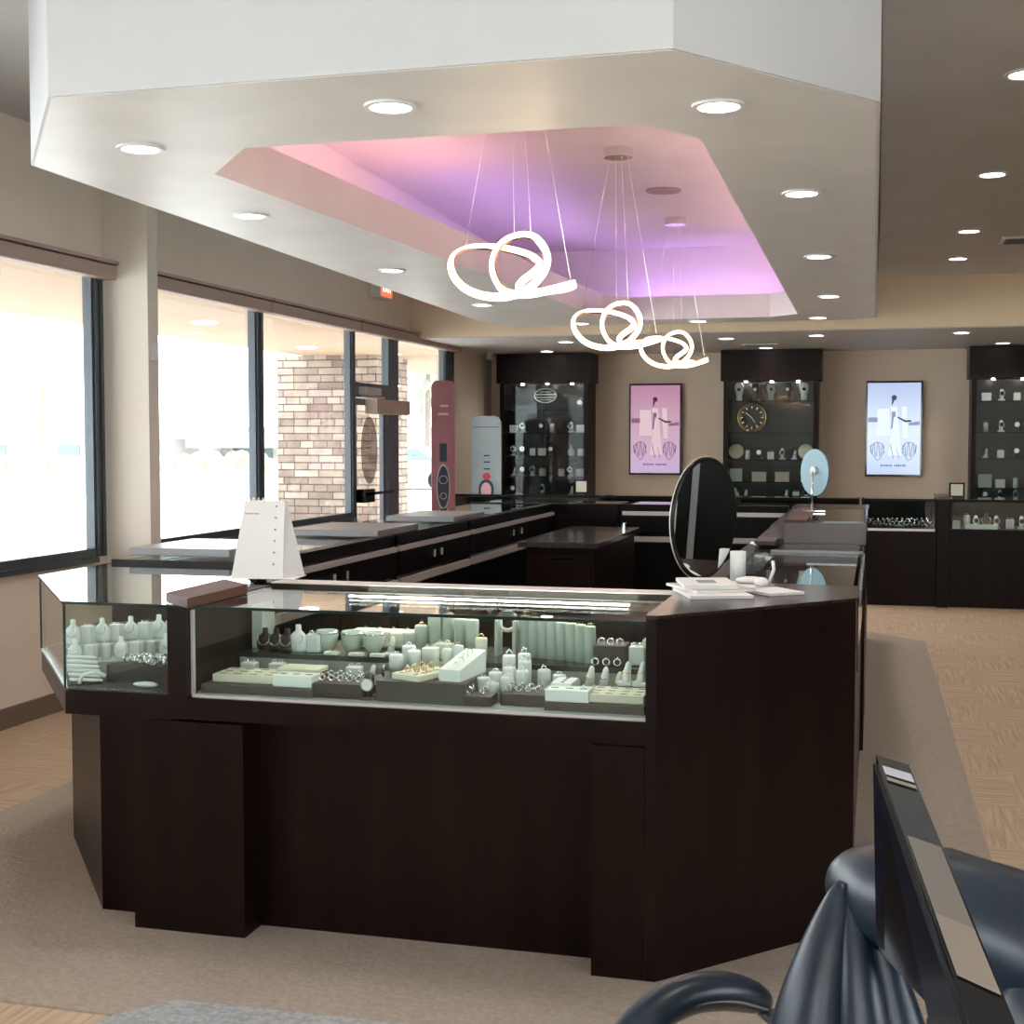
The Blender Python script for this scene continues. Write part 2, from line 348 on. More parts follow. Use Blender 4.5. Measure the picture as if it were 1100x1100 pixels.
# front shopfront panes behind the viewpoint
for i, (a, b) in enumerate(((-1.3, 0.35), (0.55, 2.2))):
    r = sthing('window_%d' % (6 + i), ((a + b) / 2, -3.1, 0.5))
    MB().box(a, a + .06, -3.15, -3.05, .5, 2.5).box(b - .06, b, -3.15, -3.05, .5, 2.5).box(a + .06, b - .06, -3.15, -3.05, .5, .56).box(a + .06, b - .06, -3.15, -3.05, 2.44, 2.5).build('window_frame', 'window_frame', r)
    MB().box(a + .06, b - .06, -3.104, -3.096, .56, 2.44).build('glass_pane', 'window_glass', r)
r = sthing('window_8', (6.1, .2, .5))  # added right-wall window out of view, brings daylight to fascia, floor and chair
MB().box(6.05, 6.15, -2.6, -2.54, .5, 2.7).box(6.05, 6.15, 2.94, 3.0, .5, 2.7).box(6.05, 6.15, -2.54, 2.94, .5, .56).box(6.05, 6.15, -2.54, 2.94, 2.64, 2.7).box(6.05, 6.15, .17, .23, .56, 2.64).build('window_frame', 'window_frame', r)  # frame of the added right-wall window
MB().box(6.096, 6.104, -2.54, .17, .56, 2.64).build('glass_pane', 'window_glass', r); MB().box(6.096, 6.104, .23, 2.94, .56, 2.64).build('glass_pane', 'window_glass', r)  # panes of the added right-wall window
# door with transom
d = sthing('door_1', (-4.56, 11.9, 0))
MB().box(-4.56, -4.49, 12.22, 12.5, 0, 2.57).box(-4.56, -4.49, 11.37, 12.22, 1.93, 2.06).box(-4.56, -4.49, 11.37, 12.22, 2.53, 2.57).build('door_frame', 'window_frame', d)
MB().box(-4.535, -4.527, 11.37, 12.22, 2.06, 2.53).build('transom_pane', 'window_glass', d)
MB().box(-4.55, -4.51, 11.38, 11.44, 0, 1.92).box(-4.55, -4.51, 12.12, 12.19, 0, 1.92).box(-4.55, -4.51, 11.44, 12.12, 0, .2).box(-4.55, -4.51, 11.44, 12.12, 1.86, 1.92).build('door_leaf', 'window_frame', d)
MB().box(-4.535, -4.527, 11.44, 12.12, .2, 1.86).build('door_pane', 'window_glass', d)
pb = MB().box(-4.45, -4.42, 11.40, 12.16, 1.045, 1.07).box(-4.52, -4.42, 11.42, 11.66, 0.98, 1.10).build('push_bar', 'black_metal', d)
MB().box(-4.52, -4.42, 11.45, 11.85, 1.95, 2.02, bev=.008).box(-4.50, -4.46, 11.5, 12.05, 1.93, 1.945).build('door_closer', 'alu', d)
tag(MB().box(-4.42, -4.30, 11.42, 12.30, 1.78, 1.91, bev=.006).build('door_blind_cassette', 'blind'), 'short taupe roller blind cassette across the top of the glass door', 'blind')
# oval frosted decal on the door
def decal_mat():
    m, nt, b = new_mat('brown see through decal'); b.inputs['Base Color'].default_value = (.20, .12, .09, 1); b.inputs['Alpha'].default_value = .55; b.inputs['Roughness'].default_value = .7; return m
dec = MB(); dec.cyl(.5, -0.001, 0.001, seg=32, mtx=T((-4.518, 11.78, 1.45)) @ Matrix.Diagonal((1, .42, .62, 1)) @ R(PI / 2, 'Y'))
tag(dec.build('door_decal', decal_mat()), 'brown oval decal stuck on the glass door', 'decal')

# roller blind cassettes
for i, (a, b, lab) in enumerate(((2.0, 7.30, 'long taupe roller blind cassette left of the white pilaster'), (7.43, 9.46, 'taupe roller blind cassette directly right of the white pilaster'), (9.48, 11.3, 'taupe roller blind cassette before the brick pillar'), (11.32, 14.32, 'taupe roller blind cassette above the door, farthest from the viewer'))):
    t = thing('roller_blind', lab, 'blind', (-4.45, (a + b) / 2, 2.5), group='roller blinds over the windows')
    MB().box(-4.5, -4.40, a, b, 2.50, 2.585, bev=.01).build('cassette', 'blind', t)
    MB().box(-4.5, -4.385, a, b, 2.59, 2.61).build('cover_strip', 'blind', t)
tag(MB().box(-4.2, -4.185, 7.33, 7.38, 2.02, 2.13, bev=.004).build('wall_sensor', 'white'), 'small white sensor box fixed on the white pilaster', 'sensor')

# ------------------------------------------------------------------ soffit with tray ceiling
OUT = [(-2.47, 3.74), (-0.55, 3.72), (-0.015, 4.46), (-0.03, 12.2), (-0.25, 12.35), (-3.3, 12.35), (-3.42, 11.6), (-3.14, 4.63)]
INN = [(-2.22, 4.55), (-0.77, 4.55), (-0.61, 4.82), (-0.655, 11.7), (-0.90, 11.92), (-2.12, 11.92), (-2.30, 11.6), (-2.55, 4.96)]
def inset(poly, k, c=(-1.6, 8.0)):
    res = []; n = len(poly)
    for i in range(n):
        p0, p1, p2 = Vector(poly[i - 1]), Vector(poly[i]), Vector(poly[(i + 1) % n])
        a = (p1 - p0).normalized(); b = (p2 - p1).normalized(); na = Vector((-a.y, a.x)); nb = Vector((-b.y, b.x))
        m = (na + nb); m = m / max(.3, m.dot(na)); q = p1 + m * k
        res.append((q.x, q.y))
    return res
struct('ceiling', MB().ring(OUT, INN, 2.60, 2.80), 'soffit_paint', label='octagonal dropped soffit with a tray opening')
OUTf = inset(OUT, -0.012); INf = inset(OUT, 0.10)
struct('trim_3', MB().ring(OUTf, INf, 2.602, 3.30), 'white_paint', label='white fascia around the soffit')
struct('ceiling', MB().ring(inset(OUT, .101), inset(OUT, .13), 2.802, 3.262).prism(inset(OUT, .101), 3.262, 3.279), 'tray_paint', label='tray ceiling inside the soffit')
# cove led strips lying on the lip
C2 = inset(INN, -0.14)
def strip(i, m, lab, f0=0.0, f1=1.0):
    a, b = Vector(C2[i]), Vector(C2[(i + 1) % 8]); dr = (b - a); L_ = dr.length; ang = math.atan2(dr.y, dr.x)
    mb = MB().box(f0 * L_ + .02, f1 * L_ - .02, -.012, .012, 0, .012, mtx=T((a.x, a.y, 2.801)) @ R(ang, 'Z'))
    tag(mb.build('cove_light', m), lab, 'light', 'cove light strips around the tray ceiling')
strip(0, 'pink_led', 'pink light strip on the near tray lip')
strip(2, 'pink_led', 'pink light strip along the right tray lip')
strip(4, 'purple_led', 'purple light strip on the far tray lip')
strip(6, 'purple_led', 'purple light strip on the far half of the left tray lip', 0, .5)
strip(6, 'pink_led', 'pink light strip on the near half of the left tray lip', .5, 1)

# ------------------------------------------------------------------ downlights
DL0 = None
def downlight(x, y, z, lab, grp, r=0.085, w=1.0):
    global DL0
    if DL0 is None:
        t = thing('recessed_downlight', lab, 'ceiling light', (x, y, z), group=grp)
        MB().ring([(r * math.cos(a), r * math.sin(a)) for a in [2 * PI * i / 24 for i in range(24)]], [(r * .78 * math.cos(a), r * .78 * math.sin(a)) for a in [2 * PI * i / 24 for i in range(24)]], -0.008, 0.0).build('trim_ring', 'downtrim', t, world=False)
        MB().cyl(r * .78, -0.004, -0.001, seg=24).build('lens', 'down', t, world=False)
        DL0 = t
    else: dup(DL0, (x, y, z), 0, lab, grp)
    l = bpy.data.lights.new('downlight', 'SPOT'); l.energy = DOWN_W * w; l.spot_size = math.radians(135); l.spot_blend = 0.8; l.shadow_soft_size = 0.06; l.color = (1.0, 0.93, 0.84)
    o = bpy.data.objects.new('downlight_lamp', l); COL.objects.link(o); o.location = (x, y, z - 0.015)
SR = 'downlights in the soffit underside'
for x, y, w, lab in ((-2.58, 4.45, 1.3, 'recessed downlight in the near left corner of the soffit'), (-1.495, 4.10, 1, 'recessed downlight in the middle of the soffit front edge'), (-0.495, 4.36, 1, 'large looking recessed downlight in the near right soffit corner'),
                  (-2.85, 5.90, 1, 'first downlight behind the corner on the left soffit edge'), (-2.92, 8.02, 1, 'middle downlight on the left soffit edge near the red exit sign'), (-2.98, 10.24, 1, 'far downlight on the left soffit edge'),
                  (-0.324, 5.98, 1, 'nearest downlight along the right soffit edge, behind the corner one'), (-0.333, 8.05, 1, 'second downlight along the right soffit edge'), (-0.349, 10.30, 1, 'third downlight along the right soffit edge'), (-0.50, 12.08, 1, 'far right corner downlight of the soffit'),
                  (-1.54, 12.14, 1, 'downlight in the far soffit edge, right of the last pendant'), (-2.60, 12.12, 1, 'downlight in the far soffit edge, left of the pendants')):
    downlight(x, y, 2.60, lab, SR, w=w)
for x, y, lab in ((0.56, 5.9, 'recessed ceiling downlight nearest the right picture edge'), (0.60, 8.06, 'second recessed downlight of the grey right ceiling'), (0.61, 10.19, 'third recessed downlight of the grey right ceiling'), (0.617, 11.7, 'recessed downlight of the grey ceiling closest to the tan band')):
    downlight(x, y, 3.02, lab, 'downlights in the grey right ceiling')
for x, y, lab in ((-3.62, 15.05, 'downlight in front of the left wall cabinet'), (-3.09, 13.67, 'downlight near the left of the low rear ceiling'), (-1.18, 15.1, 'downlight in front of the middle wall cabinet'), (-1.45, 13.62, 'rear ceiling downlight above the counter behind the last pendant'), (-0.573, 13.44, 'rear ceiling downlight below the soffit right corner'),
                  (0.754, 13.44, 'rear ceiling downlight right of the blue screen'), (1.25, 15.0, 'downlight in front of the right wall cabinet')):
    downlight(x, y, 2.55, lab, 'downlights in the low rear ceiling', w=.8)
# out of frame ceiling lights that light the near part of the shop
for x, y in ((-3.0, 0.5), (-0.8, 0.2), (2.6, 5.0), (2.6, 9.5), (0.6, 2.2)):
    z = 3.28 if x < 0 else 3.02
    downlight(x, y, z, 'recessed downlight in the ceiling outside the picture', 'downlights outside the picture')
tag(MB().cyl(.12, 3.252, 3.262, -1.44, 9.4, seg=28).build('ceiling_speaker', mat('mauve speaker grille', (.42, .33, .34), .7)), 'flat round speaker grille in the tray ceiling between two canopies', 'speaker')
v = thing('ceiling_vent', 'rectangular air vent in the grey ceiling at the right edge', 'vent', (1.1, 10.7, 3.02))
MB().box(.86, 1.5, 10.55, 10.85, 3.005, 3.02).build('frame', 'downtrim', v)
sl = MB()
for i in range(8): sl.box(.89, 1.47, 10.575 + i * .033, 10.59 + i * .033, 3.0, 3.006)
sl.build('slats', 'grey_plastic', v)
v = thing('linear_vent', 'slim black linear vent in the rear ceiling before the middle cabinet', 'vent', (-1.2, 14.6, 2.55))
MB().box(-1.38, -1.02, 14.55, 14.65, 2.542, 2.55).build('frame', 'alu', v); MB().box(-1.36, -1.04, 14.58, 14.62, 2.538, 2.543).build('slot', 'black', v)
# exit sign
e = thing('exit_sign', 'small lit red exit sign in a white box above the door', 'sign', (-4.45, 11.93, 2.87))
MB().box(-4.5, -4.40, 11.77, 12.10, 2.85, 3.03, bev=.006).build('housing', 'white', e)
MB().box(-4.402, -4.395, 11.80, 12.07, 2.87, 3.01).build('face', 'exitred', e)
cu = bpy.data.curves.new('t', 'FONT'); cu.body = 'EXIT'; cu.size = .12; cu.extrude = .001; cu.align_x = 'CENTER'; cu.align_y = 'CENTER'
def text(body, size, loc, rot, m, parent, name='lettering', align='CENTER', bold=0.0):
    c = bpy.data.curves.new(name, 'FONT'); c.body = body; c.size = size; c.extrude = .0008; c.align_x = align; c.align_y = 'CENTER'; c.offset = bold
    tmp = bpy.data.objects.new('tmp', c); COL.objects.link(tmp); bpy.context.view_layer.update()
    me = bpy.data.meshes.new_from_object(tmp.evaluated_get(bpy.context.evaluated_depsgraph_get())); bpy.data.objects.remove(tmp)
    me.transform(T(loc) @ rot.to_matrix().to_4x4()); o = Vector((0, 0, 0)); p = parent
    while p is not None: o += p.location; p = p.parent
    me.transform(T(-o)); me.materials.clear(); me.materials.append(M[m]); ob = bpy.data.objects.new(name, me); COL.objects.link(ob); ob.parent = parent
    return ob
text('EXIT', .11, (-4.392, 11.935, 2.94), Euler((PI / 2, 0, PI / 2)), 'exitletter', e)

# ------------------------------------------------------------------ pendants
PATH = [(960, 490, -.1), (905, 520, -.2), (850, 545, -.28), (775, 568, -.33), (700, 577, -.35), (625, 572, -.33), (560, 555, -.28), (510, 525, -.22), (470, 488, -.17), (430, 435, -.12), (400, 375, -.08), (385, 310, -.03), (388, 245, .02), (410, 190, .06), (455, 145, .10), (515, 123, .12),
        (575, 118, .13), (630, 135, .13), (680, 180, .12), (715, 240, .11), (733, 305, .08), (728, 370, .03), (705, 430, -.03), (665, 490, -.08), (600, 540, -.13), (520, 568, -.18), (440, 572, -.21), (360, 560, -.24), (285, 532, -.24), (215, 488, -.22), (155, 425, -.18), (115, 360, -.12),
        (92, 290, -.04), (105, 228, .04), (160, 190, .13), (240, 180, .19), (330, 182, .24), (420, 196, .27), (500, 218, .28), (570, 245, .27), (625, 282, .25), (645, 320, .22), (620, 355, .20), (570, 392, .20), (525, 432, .20), (500, 468, .21), (530, 487, .24), (600, 488, .26), (690, 484, .25), (780, 482, .22), (860, 480, .15), (925, 478, .05)]
def smooth(P, it=2):
    for _ in range(it):
        Q = []; n = len(P)
        for i in range(n):
            a, b = P[i], P[(i + 1) % n]
            Q.append(tuple(.75 * x + .25 * y for x, y in zip(a, b))); Q.append(tuple(.25 * x + .75 * y for x, y in zip(a, b)))
        P = Q
    return P
pp = smooth([((x - 525) * .000598, w * .62, -(y - 350) * .000598) for x, y, w in PATH], 2)
def pendant(y, lab, rz, zc, x=-1.50):
    t = thing('ring_pendant', lab, 'pendant light', (x, y, 3.262), rz, 'glowing ring pendants over the counter ring')
    cm = MB().cyl(.085, -.055, 0, seg=32).build('canopy', 'chrome', t, world=False)
    n = len(pp); cen = Vector((0, 0, 0))
    path = [Vector((a, b, c + zc - 3.262)) for a, b, c in pp]
    # side axis of band follows loop centre: outward direction from local loop centre
    nr = []
    for i in range(n):
        k = 26; c = sum((path[(i + j) % n] for j in range(-k, k + 1)), Vector()) / (2 * k + 1)
        d_ = path[i] - c; d_ = d_.normalized() if d_.length > 1e-4 else Vector((0, 0, 1)); nr.append((d_ * .75 + Vector((.15, -1, -.1)) * .9).normalized())
    MB().band(path, nr, .027, .010).build('copper_rail', 'copper', t, world=False)
    MB().band(path, nr, .030, .007, out=.009).build('light_band', 'pend_led', t, world=False)
    hooks = [min(range(n), key=lambda i: (path[i].x - hx) ** 2 + (path[i].z - hz - zc + 3.262) ** 2) for hx, hz in ((-.215, .06), (-.02, .13), (.055, .135), (.23, -.07))]
    for k, i in enumerate(hooks):
        MB().tube([(-.05 + .035 * k, 0, -.05), tuple(path[i])], .0011, 6).build('cable', 'chrome', t, world=False)
    return t
pendant(5.45, 'largest looking glowing ring pendant, nearest the viewer', 0, 2.258, -1.45)
pendant(8.0, 'glowing ring pendant in the middle of the three', 0, 2.22, -1.495)
pendant(10.6, 'glowing ring pendant farthest back, just above the dark wall cabinets', 0, 2.245, -1.53)

# ------------------------------------------------------------------ counter ring
# front showcase
fx0, fx1 = -2.05, -0.62
t = thing('front_showcase', 'long dark wood showcase facing the viewer, full of white display stands', 'display case', (-1.3, 4.1, 0))
MB().box(-2.25, -1.87, 3.78, 4.48, 0.006, 0.672).build('base_pillar', 'espresso', t)
MB().box(-0.775, -0.622, 3.77, 4.0, 0.006, 0.678).build('base_pillar', 'espresso', t)
MB().box(-1.87, -0.775, 3.90, 4.48, 0.006, 0.69).build('base_panel', 'espresso', t)
MB().box(-2.118, -0.622, 3.785, 4.48, 0.68, 0.748).build('bottom_rail', 'espresso', t)
MB().box(-2.05, -0.622, 3.83, 4.46, 0.748, 0.757).build('deck', 'deck', t)
MB().box(-2.05, -0.63, 4.13, 4.42, 0.757, 0.825).build('riser_front', 'deck', t)
MB().box(-2.05, -0.63, 4.115, 4.44, 0.826, 0.842).build('display_shelf', 'glass_edge', t)
MB().box(-2.045, -0.625, 3.80, 3.806, 0.757, 1.026).build('front_glass', 'case_glass', t)
MB().box(-2.05, -0.622, 3.797, 3.812, 0.748, 0.757).box(-2.052, -2.044, 3.797, 3.812, .757, 1.02).build('glass_channel', 'alu', t)
MB().box(-2.05, -0.622, 3.792, 4.38, 1.027, 1.034).build('top_glass', 'top_glass', t)
MB().box(-2.05, -0.622, 3.790, 3.798, 1.026, 1.035).build('glass_edge_strip', 'glass_edge', t)
MB().box(-2.05, -0.622, 4.38, 4.48, 0.985, 1.045).build('rear_rail', 'espresso_top', t)
MB().box(-2.05, -0.622, 4.375, 4.48, 1.0455, 1.049).build('rail_inlay', 'alu', t)
MB().box(-1.66, -1.63, 4.425, 4.45, .757, .985).box(-1.19, -1.165, 4.425, 4.45, .757, .985).build('rear_posts', 'espresso', t)
MB().box(-2.05, -0.622, 4.455, 4.461, .757, .985).build('rear_sliding_glass', 'cabinet_glass', t)
MB().box(-1.72, -0.76, 4.285, 4.295, 1.016, 1.0225).build('light_bar', 'led', t)
# left corner showcase
CP = [(-2.12, 3.80), (-2.50, 3.80), (-3.06, 4.50), (-3.08, 5.05), (-2.42, 5.05), (-2.12, 4.48)]
t = thing('corner_showcase', 'chamfered glass corner showcase at the left end of the front counter', 'display case', (-2.6, 4.4, 0))
MB().prism([(-2.252, 3.90), (-2.44, 3.90), (-3.0, 4.60), (-3.0, 5.05), (-2.42, 5.05), (-2.252, 4.48)], 0.006, 0.67).build('base', 'espresso', t)
MB().prism(CP, 0.672, 0.748).build('bottom_rail', 'espresso', t)
MB().prism(inset(CP[::-1], .01), 0.749, 0.757).build('deck', 'grey_fabric', t)
def pane(mb, a, b, z0, z1, th=.006):
    a = Vector(a); b = Vector(b); dr = b - a; mb.box(0, dr.length, 0, th, z0, z1, mtx=T((a.x, a.y, 0)) @ R(math.atan2(dr.y, dr.x), 'Z')); return mb
g = MB(); pane(g, CP[1], CP[0], .757, 1.026); pane(g, CP[2], CP[1], .757, 1.026); pane(g, CP[3], CP[2], .757, 1.026); g.build('side_glass', 'case_glass', t)
MB().prism([CP[0], CP[1], CP[2], CP[3], (-2.55, 5.05), (-2.12, 4.40)], 1.027, 1.034).build('top_glass', 'top_glass', t)
ge = MB()
for i in range(3): pane(ge, CP[i], CP[i + 1], 1.026, 1.035, .007)
ge.tube([(*CP[1], .757), (*CP[1], 1.03)], .004, 6); ge.tube([(*CP[2], .757), (*CP[2], 1.03)], .004, 6); ge.build('glass_edge_strip', 'glass_edge', t)
MB().box(-3.08, -2.42, 5.03, 5.05, .757, 1.05).build('end_panel', 'espresso', t)
# wooden divider post with overhanging cap
t = thing('divider_post', 'dark divider post with reddish brown slanted cap beside the calendar', 'post', (-2.1, 4.0, 0))
MB().box(-2.118, -2.054, 3.77, 3.84, .749, 1.035).box(-2.115, -2.06, 3.84, 4.40, .758, 1.035).build('post', 'espresso', t)
MB().prism([(-2.165, 3.85), (-2.02, 3.72), (-2.025, 4.14), (-2.18, 4.28)], 1.036, 1.066).build('cap', 'cap', t)
# right corner block
RB = [(-0.59, 3.77), (-0.055, 4.36), (-0.055, 4.72), (-0.60, 4.72), (-0.60, 4.48), (-0.62, 4.48), (-0.62, 3.77)]
t = thing('corner_block', 'solid dark chamfered corner block carrying the oval mirror and magazines', 'counter', (-0.4, 4.3, 0))
MB().prism(RB, 0.006, 1.045).build('body', 'espresso', t)
MB().prism([(-0.585, 3.765), (-0.05, 4.355), (-0.05, 4.72), (-0.60, 4.72), (-0.60, 4.49), (-0.62, 4.485), (-0.62, 3.765)], 1.046, 1.056).build('counter_top', 'espresso_top', t)

def run_case(name, lab, x0, x1, y0, y1, zt, out_side, base_mat='espresso', zd=.78, group=None, doors=2, tracks=True, axis='Y', items=False):
    """glass topped showcase; out_side = +1 / -1: which x side (axis Y) or y side (axis X) the customer stands on"""
    t = thing(name, lab, 'display case', ((x0 + x1) / 2, (y0 + y1) / 2, 0), group=group)
    MB().box(x0 + .01, x1 - .01, y0 + .005, y1 - .005, 0.006, zd - .02).build('base', base_mat, t)
    MB().box(x0, x1, y0 + .002, y1 - .002, zd - .02, zd).build('deck', 'espresso', t)
    MB().box(x0, x1, y0 + .002, y0 + .03, zd, zt - .01).build('end_frame', 'espresso', t); MB().box(x0, x1, y1 - .03, y1 - .002, zd, zt - .01).build('end_frame', 'espresso', t)
    MB().box(x0 + .05, x1 - .02, y0 + .03, y1 - .03, zt - .007, zt).build('top_glass', 'top_glass', t)
    if axis == 'Y':
        ox, ix = (x1, x0) if out_side > 0 else (x0, x1)
        s = out_side
        MB().box(min(ox, ox - s * .006), max(ox, ox - s * .006), y0 + .03, y1 - .03, zd, zt - .008).build('customer_glass', 'case_glass', t)
        MB().box(min(ix, ix + s * .07), max(ix, ix + s * .07), y0 + .002, y1 - .002, zt - .045, zt + .006).build('rear_rail', 'black', t)
        f = ix - s * .001
        n = doors; w = (y1 - y0) / n
        for k in range(n):
            dd = MB().box(min(f, f - s * .012), max(f, f - s * .012), y0 + k * w + .006, y0 + (k + 1) * w - .006, .842 if tracks else .80, zt - .085).build('upper_door', 'black', t)
            yy = y0 + (k + .90 if k % 2 == 0 else k + .10) * w
            MB().box(min(f - s * .013, f - s * .022), max(f - s * .013, f - s * .022), yy - .006, yy + .006, .895, .935).build('handle', 'alu', dd)
            MB().box(min(f, f - s * .012), max(f, f - s * .012), y0 + k * w + .006, y0 + (k + 1) * w - .006, .05, .775).build('lower_door', 'black', t)
        if tracks:
            MB().box(min(f, f - s * .020), max(f, f - s * .020), y0 + .02, y1 - .02, zt - .08, zt - .055).build('upper_track', 'alu', t)
            MB().box(min(f, f - s * .020), max(f, f - s * .020), y0 + .02, y1 - .02, .785, .825).build('lower_track', 'alu', t)
    else:
        oy, iy = (y1, y0) if out_side > 0 else (y0, y1)
        s = out_side
        MB().box(x0 + .03, x1 - .03, min(oy, oy - s * .006), max(oy, oy - s * .006), zd, zt - .008).build('customer_glass', 'case_glass', t)
        MB().box(x0, x1, min(iy, iy + s * .07), max(iy, iy + s * .07), zt - .045, zt + .006).build('rear_rail', 'black', t)
        f = iy - s * .003; n = doors; w = (x1 - x0) / n
        for k in range(n):
            dd = MB().box(x0 + k * w + .006, x0 + (k + 1) * w - .006, min(f, f - s * .012), max(f, f - s * .012), .84, zt - .085).build('upper_door', 'black', t)
            xx = x0 + (k + .88 if k % 2 == 0 else k + .12) * w
            MB().box(xx - .006, xx + .006, min(f - s * .013, f - s * .022), max(f - s * .013, f - s * .022), .90, .94).build('handle', 'alu', dd)
            MB().box(x0 + k * w + .006, x0 + (k + 1) * w - .006, min(f, f - s * .012), max(f, f - s * .012), .05, .765).build('lower_door', 'black', t)
        if tracks:
            MB().box(x0 + .02, x1 - .02, min(f, f - s * .020), max(f, f - s * .020), zt - .075, zt - .045).build('upper_track', 'alu', t)
            MB().box(x0 + .02, x1 - .02, min(f, f - s * .020), max(f, f - s * .020), .775, .815).build('lower_track', 'alu', t)
    return t
LG = 'left run of showcases'
run_case('side_showcase', 'black showcase of the left run nearest the calendar', -3.08, -2.40, 5.06, 6.62, 1.05, -1, group=LG)
run_case('side_showcase', 'middle black showcase of the left run beside the brick pillar view', -3.08, -2.40, 6.64, 7.93, 1.05, -1, group=LG)
run_case('side_showcase', 'farthest black showcase of the left run, by the mauve banner', -3.08, -2.40, 7.95, 10.15, 1.05, -1, group=LG)
for x0, x1, y0, y1, lab in ((-3.25, -2.60, 5.15, 5.72, 'grey counter pad left of the calendar'), (-2.93, -2.42, 6.42, 7.05, 'grey counter pad below the brick pillar'), (-2.85, -2.42, 7.70, 8.35, 'grey counter pad nearest the mauve banner')):
    tag(MB().box(max(x0, -3.07), x1, y0, y1, 1.057, 1.09, bev=.004).build('counter_pad', 'pad'), lab, 'pad', 'grey pads on the left counters')  # their grey is the reflected sky, put into the colour
run_case('rear_showcase', 'black rear showcase closing the counter ring, with two aluminium tracks', -1.88, -0.62, 10.2, 10.85, 1.05, 1, axis='X')
run_case('rear_showcase', 'black rear showcase left of the granite cabinet, with small handles', -3.08, -1.90, 10.2, 10.85, 1.05, 1, axis='X', tracks=False)
t = run_case('right_showcase', 'low glass showcase behind the magazines on the right run', -0.60, -0.052, 4.74, 6.30, 1.035, 1, tracks=False)
MB().box(-.46, -.052, 6.27, 6.30, 1.036, 1.046).build('end_trim', 'pad', t); MB().box(-.05, -.044, 4.76, 6.3, .98, 1.036).build('side_trim', 'pad', t)
# white corner block between the two right cases and raised case
run_case('right_showcase', 'narrow low glass showcase just before the raised case', -0.60, -0.052, 6.32, 6.88, 1.035, 1, tracks=False, doors=1)
t = thing('raised_showcase', 'raised grey ended showcase carrying the pale blue round mirror', 'display case', (-.3, 7.5, 0))
MB().box(-.58, -.045, 6.90, 8.10, .006, 1.03).build('base', 'espresso', t)
MB().box(-.44, -.045, 6.895, 8.10, 1.032, 1.135).build('raised_end', mat('grey brown wood', (.085, .07, .068), .35), t)
MB().box(-.58, -.44, 6.90, 8.10, 1.032, 1.05).build('side_shelf', 'espresso_top', t)
MB().box(-.44, -.33, 6.89, 8.10, 1.136, 1.15).build('wood_cap', 'cap', t); MB().box(-.33, -.045, 6.90, 8.10, 1.136, 1.146).build('top_glass', mat('dark top glass', (.05, .06, .05), .05, spec=.9), t)
run_case('right_showcase', 'glass showcase hidden behind the raised case at the far right of the ring', -0.60, -0.052, 8.12, 10.15, 1.035, 1, tracks=False)
t = thing('corner_block', 'dark corner block at the far right of the counter ring', 'counter', (-.33, 10.5, 0))
MB().box(-.60, -.055, 10.17, 10.85, .006, 1.03).build('body', 'espresso', t); MB().box(-.60, -.05, 10.17, 10.86, 1.031, 1.045).build('counter_top', 'espresso_top', t)

# work island with granite top
t = thing('work_cabinet', 'low dark cabinet with a polished granite top inside the ring', 'cabinet', (-1.75, 8.4, 0))
MB().box(-1.99, -1.58, 7.75, 9.1, .006, .915).build('body', 'espresso', t)
for k in range(3): 
    dr = MB().box(-1.97, -1.60, 7.735, 7.749, .10 + k * .265, .34 + k * .265).build('drawer', 'espresso', t)
    MB().box(-1.86, -1.71, 7.728, 7.734, .315 + k * .265, .325 + k * .265).build('handle', 'black_metal', dr)
MB().box(-2.03, -1.55, 7.70, 9.15, .916, .952, bev=.004).build('granite_top', 'granite', t)
tag(MB().cyl(.018, .953, .99, -1.63, 9.0).build('small_cup', 'chrome'), 'tiny silver cup on the granite topped cabinet', 'cup')

# ------------------------------------------------------------------ rear wall counters and cabinets
def rear_counter(lab, x0, x1, glassy=True, y0=13.1, y1=13.75, group='rear wall counters'):
    t = thing('rear_counter', lab, 'display case', ((x0 + x1) / 2, (y0 + y1) / 2, 0), group=group)
    MB().box(x0, x1, y0 + .03, y1, 0, .70).build('base', 'espresso', t)
    MB().box(x0, x1, y0, y1, .702, .725).build('deck', 'espresso', t)
    MB().box(x0 + .02, x1 - .02, y1 - .02, y1, .726, .97).build('back_panel', 'black', t)
    MB().box(x0, x0 + .02, y0, y1, .726, .985).build('end_frame', 'espresso', t); MB().box(x1 - .02, x1, y0, y1, .726, .985).build('end_frame', 'espresso', t)
    MB().box(x0 + .02, x1 - .02, y0 + .002, y0 + .008, .726, .985).build('front_glass', 'case_glass', t)
    MB().box(x0 + .02, x1 - .02, y0, y1, .986, .993).build('top_glass', 'top_glass', t)
    MB().box(x0, x1, y0 - .01, y0 + .012, .975, 1.0).build('top_rail', 'black', t)
    return t
rear_counter('rear wall counter below the left cabinet and grey banner', -4.12, -2.6)
rear_counter('rear wall counter under the pink screen', -2.58, -1.35)
rear_counter('rear wall counter below the middle cabinet behind the mirrors', -1.33, -0.15)
t = rear_counter('dark rear wall counter with a long row of glittering jewellery', -0.13, 0.545)
MB().box(-.10, .53, 13.095, 13.11, .700, .722).build('white_strip', 'white', t)
rear_counter('rear wall counter in front of the right cabinet', 0.66, 2.4)
t = thing('counter_post', 'square dark post between the two right rear counters', 'post', (.6, 13.4, 0))
MB().box(.55, .655, 13.07, 13.75, 0, 1.0).build('post', 'espresso', t); MB().box(.54, .665, 13.05, 13.77, 1.001, 1.025).build('cap', 'espresso_top', t)
rear_counter('rear wall counter running out of the picture on the right', 2.42, 4.4)

